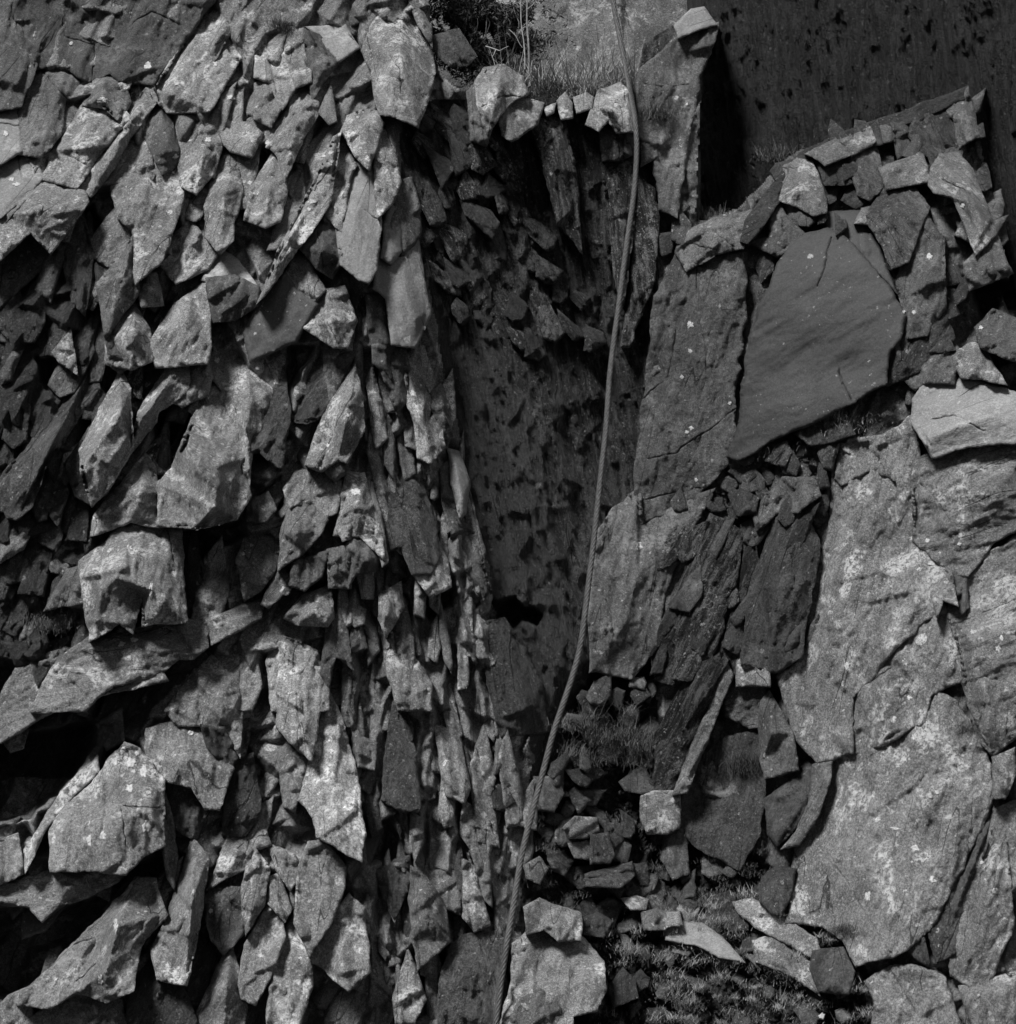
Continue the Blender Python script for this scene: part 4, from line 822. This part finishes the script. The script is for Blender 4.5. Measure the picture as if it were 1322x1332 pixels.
for ln in LICHEN.splitlines():
    z, *sp = ln.split(); ox, oy, k = ZO[z]
    for s_i, q in enumerate(sp):
        x, y, rx, ry = [float(t) for t in q.split(',')]; x = ox + x * k; y = oy + y * k; rx *= k; ry *= k; best = None
        for Dq, Xq, Yq, ob in BUILT:
            if abs(Xq[:, 0] - x).min() > 8 or not inpoly(np.array([x]), np.array([y]), Dq)[0]: continue
            dd = np.hypot(Xq[:, 0] - x, Xq[:, 1] - y); yy = Yq[dd.argmin()]
            if best is None or yy < best[0]: best = (yy, Xq, Yq, ob)
        if best is None: continue
        _, Xq, Yq, ob = best; m = np.hypot(Xq[:, 0] - x, Xq[:, 1] - y) < max(rx, ry) + 14; Xn, Yn = Xq[m], Yq[m]
        nr, na = 5, 26; a = np.arange(na) * 2 * math.pi / na; wob = 1 + .7 * noise(np.cos(a) * 2.2 + x, np.sin(a) * 2.2 + y, 5) + .6 * noise(np.cos(a) * 5 + x, np.sin(a) * 5 + y, 6)
        PX = [x]; PY = [y]; OFF = [.005]
        for r_ in range(1, nr + 1):
            t = r_ / nr; PX += list(x + np.cos(a) * rx * t * wob); PY += list(y + np.sin(a) * ry * t * wob); OFF += [.005 if r_ < nr else -.004] * na
        PX, PY = np.array(PX), np.array(PY); w_ = 1 / (np.hypot(PX[:, None] - Xn[None, :, 0], PY[:, None] - Xn[None, :, 1]) + .3) ** 4; Yp = (w_ * Yn).sum(1) / w_.sum(1) - np.array(OFF)
        Vp = world(PX, PY, Yp); c_ = Vp[0].copy(); tri = np.stack([np.zeros(na, int), 1 + np.arange(na), 1 + (np.arange(na) + 1) % na], 1); qd = []
        for r_ in range(nr - 1):
            b0 = 1 + r_ * na; b1 = b0 + na; i_ = np.arange(na); qd.append(np.stack([b0 + i_, b1 + i_, b1 + (i_ + 1) % na, b0 + (i_ + 1) % na], 1))
        lo = link('lichen_patch', mesh_np('lichen_patch', Vp - c_, [tri] + qd, LM), ob)
        lo.location = Vector(c_) - Vector(ob.location) 

# ------------------------------------------------------------ cable
def strand_cable():
    P = [(797, -60, 1.9), (797, 0, 1.8), (804, 35, 1.7), (813, 80, 1.55), (820, 120, 1.35), (826, 150, 1.02), (829, 185, .95), (828, 215, .92), (824, 260, .85), (818, 300, .75), (811, 350, .65), (805, 400, .55), (799, 440, .48), (793, 490, .4), (788.5, 560, .28),
         (782, 615, .2), (777.5, 658, .12), (772, 710, .04), (767, 749, -.02), (761, 800, -.1), (755, 845, -.16), (745, 880, -.22), (733, 915, -.28), (719.5, 953, -.36), (709, 995, -.44), (698, 1036, -.5), (689, 1070, -.58), (680, 1105, -.66), (673, 1145, -.76), (666, 1192, -.88), (659, 1228, -.98), (652, 1275, -1.03), (646, 1325, -1.1), (636, 1400, -1.2), (600, 1560, -1.4)]
    A = np.array(P); C = world(A[:, 0], A[:, 1], A[:, 2]); s = np.concatenate([[0], np.cumsum(np.linalg.norm(np.diff(C, axis=0), axis=1))])
    n = 1500; t = np.linspace(0, s[-1], n); C = np.stack([np.interp(t, s, C[:, k]) for k in range(3)], 1)
    ker = np.ones(41) / 41; pad = np.pad(C, ((20, 20), (0, 0)), 'edge'); C = np.stack([np.convolve(pad[:, k], ker, 'valid') for k in range(3)], 1)
    T = np.gradient(C, axis=0); T /= np.linalg.norm(T, axis=1)[:, None]; up = np.array((0, 1.0, 0)); N = np.cross(T, up); N /= np.linalg.norm(N, axis=1)[:, None]; B = np.cross(T, N)
    V = []; F = []; tot = 0; R, r, pitch = .0118, .0076, .21
    for k in range(7):
        a = 2 * math.pi * k / 6 + t / pitch * 2 * math.pi
        rr = 0 if k == 6 else R; rad = .0108 if k == 6 else r
        cc = C + rr * (np.cos(a)[:, None] * N + np.sin(a)[:, None] * B); m = 8
        for j in range(m):
            b = 2 * math.pi * j / m; V.append(cc + rad * (math.cos(b) * N + math.sin(b) * B))
        idx = tot + np.arange(m)[:, None] * n + np.arange(n)[None, :]; tot += m * n
        F.append(np.stack([idx[:, :-1], idx[:, 1:], np.roll(idx, -1, 0)[:, 1:], np.roll(idx, -1, 0)[:, :-1]], -1).reshape(-1, 4))
    m_ = plain_mat('weathered_steel', .075, .6, .25, .5, 60)
    link('cable', mesh_np('cable', np.concatenate(V), F, m_, True), None, label='long twisted steel cable hanging down the middle of the cliff', category='cable')
strand_cable()

# ------------------------------------------------------------ grass, moss, brush
def blades_mesh(name, spots, mat, parent=None, seed=1, **props):
    """spots: (px,py,out m,count,spread px,length m,lean)"""
    rg = np.random.RandomState(seed); V = []; F = []; tot = 0
    for (x, y, out, n, sp, ln, lean) in spots:
        n = int(n * 1.9)
        bx = x + rg.normal(0, sp, n); by = y + rg.normal(0, sp * .35, n); o = out + rg.uniform(-.08, .06, n)
        P = world(bx, by, base(bx, by) - o); L = ln * rg.uniform(.2, 1.25, n); a = rg.uniform(0, 2 * np.pi, n); bend = rg.uniform(.1, 1.5, n)
        dr = np.stack([np.cos(a) * bend + lean, np.sin(a) * bend - .25, np.ones(n)], 1); dr /= np.linalg.norm(dr, axis=1)[:, None]
        side = np.stack([np.cos(a + 1.6), np.sin(a + 1.6) * .6, np.zeros(n)], 1); w = ln * .007 + .0011
        seg = 5; rows = []
        droop = rg.uniform(.05, 1.1, n)
        for k in range(seg):
            q = k / (seg - 1); c = P + dr * (L * q)[:, None]; c[:, 2] -= droop * L * q ** 2.4 * .8; ww = w * (1 - q * .9)
            rows.append(c - side * ww); rows.append(c + side * ww)
        V.append(np.stack(rows, 1).reshape(-1, 3)); b = tot + np.arange(n)[:, None] * seg * 2
        for k in range(seg - 1): F.append(np.stack([b[:, 0] + 2 * k, b[:, 0] + 2 * k + 1, b[:, 0] + 2 * k + 3, b[:, 0] + 2 * k + 2], 1))
        tot += n * seg * 2
    return link(name, mesh_np(name, np.concatenate(V), F, mat), parent, **props)
G_DRY = plain_mat('dry_grass', .26, .8, 0, .5, 40); G_DRK = plain_mat('dark_grass', .09, .8, 0, .6, 40); G_MOSS = plain_mat('dark_moss', .035, .9, 0, .5, 60); LEAF = plain_mat('leaf', .07, .7, 0, .7, 20); BARK = plain_mat('bark', .3, .8, 0, .3, 50)
R_ = random.Random(5)
ledge_sp = []
for k in range(60):
    x = R_.uniform(655, 835); ledge_sp.append((x, R_.uniform(112, 130) , -.15 - R_.uniform(0, .9), 30, 7, R_.uniform(.2, .6), R_.uniform(-.3, .3)))
for k in range(14): ledge_sp.append((R_.uniform(600, 690), R_.uniform(95, 112), -.5 - R_.uniform(0, .5), 22, 6, .22, .2))
blades_mesh('grass', ledge_sp, G_DRY, seed=3, kind='stuff', label='pale dry grass growing on the ledge above the recess')
blades_mesh('grass_tussock', [(765, 122, .08, 260, 5, .26, 0)], G_DRY, seed=4, label='pale dry tussock spilling over the ledge edge above the recess', category='grass tuft')
def moss_spots(x0, x1, y0, y1, n, ln, out=0.05): return [(R_.uniform(x0, x1), R_.uniform(y0, y1), out + R_.uniform(-.08, .08), 30, 6, ln, R_.uniform(-.4, .4)) for _ in range(n)]
blades_mesh('undergrowth', moss_spots(690, 835, 112, 136, 50, .10, -.02), G_MOSS, seed=5, kind='stuff', label='dark heathy growth matted along the ledge lip')
# grass and plants in the gully
gs = []
for k in range(230):
    y = R_.uniform(1165, 1345); x0 = 800 if y < 1200 else 775; x = R_.uniform(x0, 1150 - (1345 - y) * .35); gs.append((x, y, .02 + R_.uniform(-.05, .16), int(R_.choice((8, 16, 34))), R_.choice((3, 6, 9)), R_.uniform(.03, .10), R_.uniform(-.4, .4)))
blades_mesh('grass', gs, G_DRY, seed=6, kind='stuff', label='tufted grass covering the bottom of the gully')
blades_mesh('grass', [(x + R_.uniform(-8, 8), y + 4, o, 20, 7, .07, l) for (x, y, o, n, s, q, l) in gs for _ in (0,)] + moss_spots(690, 1050, 1060, 1190, 120, .06, .05), G_DRK, seed=7, kind='stuff', label='dark low growth between the stones of the gully')
blades_mesh('grass_patch', [(R_.gauss(800, 34), R_.gauss(962, 17), .04 + R_.uniform(-.05, .1), 34, 7, .15, R_.uniform(-.5, .3)) for _ in range(46)], G_DRK, seed=8, label='patch of dark hanging grass in the upper gully, right of the cable', category='grass patch')
blades_mesh('grass_tuft', [(975, 1000, .1, 700, 15, .16, .1)], G_MOSS, seed=9, label='dark fan of grass growing in the bowl shaped rock face', category='grass tuft')
for nm, sp, lab, m in [
    ('moss_tuft', [(365, 34, .12, 260, 8, .09, 0), (372, 40, .12, 160, 6, .07, 0)], 'dark round moss tuft on the tall pale slab near the top left', G_MOSS),
    ('moss_tuft', [(173, 125, .05, 260, 7, .09, 0)], 'small dark moss tuft between slabs, right of the round topped block at top left', G_MOSS),
    ('grass_tuft', [(290, 752, .1, 500, 14, .14, .2)], 'wiry grass tuft in the dark hollow right of the big fractured block', G_DRK),
    ('grass_tuft', [(68, 812, .1, 500, 18, .1, .2)], 'wiry grass tuft in the hollow above the left end of the slanting ledge', G_DRK),
    ('grass_tuft', [(305, 435, .12, 400, 14, .1, 0)], 'dark grass tuft under the capped block in the left cliff', G_MOSS),
    ('moss_tuft', [(468, 585, .1, 300, 9, .07, 0)], 'black moss tuft under the tall triangular blade at centre left', G_MOSS),
    ('moss_tuft', [(365, 600, .1, 260, 9, .08, 0)], 'dark moss tuft between the pyramid rock and the tall triangular blade', G_MOSS),
    ('grass_tuft', [(1255, 950, .12, 260, 9, .1, 0)], 'small grass tuft in the joint at the top right of the biggest pale slab', G_DRK),
    ('grass_tuft', [(1237, 1168, .06, 160, 6, .08, 0)], 'small grass tuft in the dark strip beside the biggest pale slab', G_DRK),
    ('grass_tuft', [(1100, 1212, .2, 300, 10, .09, 0)], 'dark grass tuft under the foot of the biggest pale slab', G_MOSS),
    ('grass_tuft', [(1095, 553, .12, 220, 20, .10, .3)], 'dry grass along the crack under the biggest smooth dark slab', G_DRY),
    ('grass_tuft', [(1000, 590, .12, 240, 18, .08, .3)], 'matted grass at the foot of the biggest smooth dark slab', G_DRK),
    ('grass_tuft', [(855, 150, .1, 300, 12, .16, .1)], 'wispy grass tuft on the ledge corner just right of the cable', G_DRK),
    ('grass_tuft', [(1060, 175, -.6, 300, 20, .16, -.2)], 'dark grass tuft behind the curved capping under the shaded wall', G_DRK),
    ('grass_tuft', [(925, 285, -.3, 260, 14, .14, 0)], 'grass tuft at the foot of the shaded wall above the crumpled slab', G_DRK),
    ('grass_tuft', [(1010, 205, -.5, 260, 12, .16, -.2)], 'grass tuft at the left end of the thin curved capping', G_DRK)]:
    blades_mesh(nm, sp, m, seed=len(lab), label=lab, category='moss tuft' if 'moss' in nm else 'grass tuft')
def leafy(name, cx, cy, Y, rx, ry, n, s, mat, label, cat, seed):
    rg = np.random.RandomState(seed); u = rg.normal(0, .42, (n, 3)); c0 = world(np.float64(cx), np.float64(cy), np.float64(Y))
    nz = fbm(u[:, 0] * 3 + 9, u[:, 2] * 3 + 9, seed, 3); u = u[nz > -.12]; n = len(u)
    C = c0 + u * np.array((rx * .005, min(rx, ry) * .004, ry * .005)); a = rg.normal(0, 1, (n, 3)); a /= np.linalg.norm(a, axis=1)[:, None]; b = np.cross(a, rg.normal(0, 1, (n, 3))); b /= np.linalg.norm(b, axis=1)[:, None]
    L = s * rg.uniform(.5, 1.4, n)[:, None]; V = np.stack([C - a * L, C + b * L * .24, C + a * L, C - b * L * .24], 1).reshape(-1, 3)
    o = link(name, mesh_np(name, V, [np.arange(4 * n).reshape(n, 4)], mat), None, label=label, category=cat)
    return o, c0
bush, c0 = leafy('bush', 628, 38, 2.0, 84, 66, 60000, .022, plain_mat('bush_leaves', .035, .8, 0, .7, 25), 'dark dense bush on the ledge at the top centre', 'bush', 31)
def tube(P, r0, r1, n=6):
    P = np.array(P, float); T = np.gradient(P, axis=0); T /= np.linalg.norm(T, axis=1)[:, None] + 1e-9; N = np.cross(T, (0, 1.0, .05)); N /= np.linalg.norm(N, axis=1)[:, None] + 1e-9; B = np.cross(T, N)
    r = np.linspace(r0, r1, len(P)); V = [P + r[:, None] * (math.cos(a) * N + math.sin(a) * B) for a in np.arange(n) * 2 * math.pi / n]
    idx = np.arange(n)[:, None] * len(P) + np.arange(len(P))[None, :]; nx = np.roll(idx, -1, 0)
    return np.concatenate(V), np.stack([idx[:, :-1], idx[:, 1:], nx[:, 1:], nx[:, :-1]], -1).reshape(-1, 4)
def twigs(name, lines, mat, parent=None, **props):
    V = []; F = []; tot = 0
    for pl, r0, r1 in lines:
        A = np.array(pl, float); n = 14; t = np.linspace(0, len(A) - 1, n); B = np.stack([np.interp(t, range(len(A)), A[:, k]) for k in range(3)], 1)
        W = world(B[:, 0] + .8 * np.sin(t * 3), B[:, 1], B[:, 2]); v, f = tube(W, r0, r1); V.append(v); F.append(f + tot); tot += len(v)
    return link(name, mesh_np(name, np.concatenate(V), F, mat), parent, **props)
twigs('branches', [([(600 + 9 * k, 60 + (k * 37) % 30, 1.9), (606 + 9 * k + (k % 3) * 7, 30, 1.8), (612 + 8 * k, 8, 1.8)], .006, .002) for k in range(8)], BARK, bush)
twigs('sapling', [([(688, 96, 1.5), (687, 50, 1.5), (686, 10, 1.5), (685, -40, 1.5)], .009, .004), ([(686, 12, 1.5), (697, 2, 1.45), (705, -12, 1.4)], .004, .002)], BARK, label='bare thin sapling stem on the grassy ledge, the right one of two', category='sapling')
twigs('sapling', [([(683, 90, 1.45), (681, 50, 1.45), (678, 20, 1.45), (676, -40, 1.45)], .006, .003)], BARK, label='thinner bare stem just left of the sapling on the grassy ledge', category='sapling')
twigs('dead_twig', [([(632, 60, 1.2), (650, 66, 1.15), (662, 60, 1.1)], .005, .002), ([(645, 64, 1.15), (640, 74, 1.1), (648, 82, 1.1)], .003, .001), ([(662, 38, 1.2), (672, 48, 1.2), (680, 62, 1.2)], .004, .002)], BARK, label='dead forked twig lying at the foot of the dark bush', category='twig')

# ------------------------------------------------------------ loose fragments of slate
def fragment_mesh(seed, mat):
    rg = random.Random(seed); import bmesh
    bm = bmesh.new(); fx, fy, fz = rg.uniform(.7, 1.3), rg.uniform(.4, .9), rg.uniform(.25, .8)
    for k in range(13):
        v = Vector((rg.gauss(0, 1), rg.gauss(0, 1), rg.gauss(0, 1))).normalized() * rg.uniform(.75, 1.05); bm.verts.new((v.x * fx, v.y * fy, v.z * fz))
    r = bmesh.ops.convex_hull(bm, input=bm.verts); bmesh.ops.delete(bm, geom=list(set(e for e in r['geom_interior'] + r['geom_unused'] if isinstance(e, bmesh.types.BMVert))), context='VERTS')
    bmesh.ops.bevel(bm, geom=list(bm.edges), offset=.05, segments=1, affect='EDGES')
    me = bpy.data.meshes.new('slate_fragment'); bm.to_mesh(me); bm.free(); me.materials.append(mat); return me
FR = [fragment_mesh(k, MAT['SGSM'[k % 4]]) for k in range(12)]
def scatter(n, poly, smin, smax, name, label, group, seed, out=(-.02, .12)):
    rg = random.Random(seed); P = np.array([p[:2] for p in pts('P', poly)]); x0, y0 = P.min(0); x1, y1 = P.max(0); k = 0
    while k < n:
        x, y = rg.uniform(x0, x1), rg.uniform(y0, y1)
        if not inpoly(np.array([x]), np.array([y]), P)[0]: continue
        hh = float(relief(np.array([[x]]), np.array([[y]]))[0, 0]) / 100
        o = link(name, FR[rg.randrange(12)], None, at(x, y, hh + rg.uniform(0, .04)), grain=rg.uniform(-1, 1), tone=rg.uniform(.4, 1.2), label=label, category='stone', group=group)
        s = smin * (smax / smin) ** (rg.random() ** 1.8); o.scale = (s, s, s); o.rotation_euler = (rg.uniform(-.6, .6), rg.uniform(-.6, .6), rg.uniform(0, 6.28)); k += 1
scatter(150, '720,1000 760,905 800,905 810,1000 830,1090 950,1120 1040,1150 1060,1190 1000,1230 900,1200 780,1190 700,1140 690,1060', .022, .085, 'slate_fragment', 'small loose slate fragment lying in the gully bed', 'loose slate fragments in the gully', 3)
scatter(70, '900,640 940,600 1010,585 1080,570 1070,600 1040,650 960,680 910,700', .025, .08, 'rock_fragment', 'small broken rock fragment in the rubble below the biggest smooth slab', 'broken fragments below the smooth slab', 4)
scatter(110, '800,1200 1040,1220 1100,1230 1140,1290 1120,1340 900,1340 960,1290 1000,1240', .02, .07, 'grass_stone', 'small stone half hidden in the grass at the bottom right of centre', 'stones in the grass', 5)
scatter(30, '575,120 830,150 825,180 700,170 580,200', .015, .04, 'rock_chip', 'tiny pale chip of rock resting along the lip of the recess', 'chips along the recess lip', 6)

def gravel(n, poly, name, label, seed, mat):
    rg = np.random.RandomState(seed); P = np.array([p[:2] for p in pts('P', poly)]); x0, y0 = P.min(0); x1, y1 = P.max(0)
    x = rg.uniform(x0, x1, n * 3); y = rg.uniform(y0, y1, n * 3); m = inpoly(x, y, P); x, y = x[m][:n], y[m][:n]; n = len(x)
    h = relief(x[None, :], y[None, :])[0] / 100; C = world(x, y, base(x, y) - h); s = .007 + .022 * rg.rand(n) ** 3
    D8 = np.array([(1, 0, 0), (-1, 0, 0), (0, 1, 0), (0, -1, 0), (0, 0, 1), (0, 0, -1)], float); V = D8[None] * rg.uniform(.5, 1.3, (n, 6, 1)) + rg.uniform(-.3, .3, (n, 6, 3))
    q = rg.normal(0, 1, (n, 3, 3)); q = np.linalg.qr(q)[0]; V = np.einsum('nij,nkj->nki', q, V * np.array((1.3, 1, .6))) * s[:, None, None] + C[:, None, :]
    T = np.array([(0, 2, 4), (2, 1, 4), (1, 3, 4), (3, 0, 4), (2, 0, 5), (1, 2, 5), (3, 1, 5), (0, 3, 5)])
    F = (np.arange(n)[:, None, None] * 6 + T[None]).reshape(-1, 3)
    link(name, mesh_np(name, V.reshape(-1, 3), [F], mat), None, kind='stuff', label=label, grain=0.0, tone=.9)
gravel(9000, '700,1020 750,900 850,880 850,1010 900,1120 1050,1150 1100,1240 1120,1340 780,1340 700,1150', 'gravel', 'fine broken slate chips covering the gully bed', 91, MAT['S'])
gravel(2600, '880,650 950,590 1080,570 1085,640 1050,690 960,700 900,740', 'gravel', 'fine rubble under the biggest smooth dark slab', 92, MAT['S'])
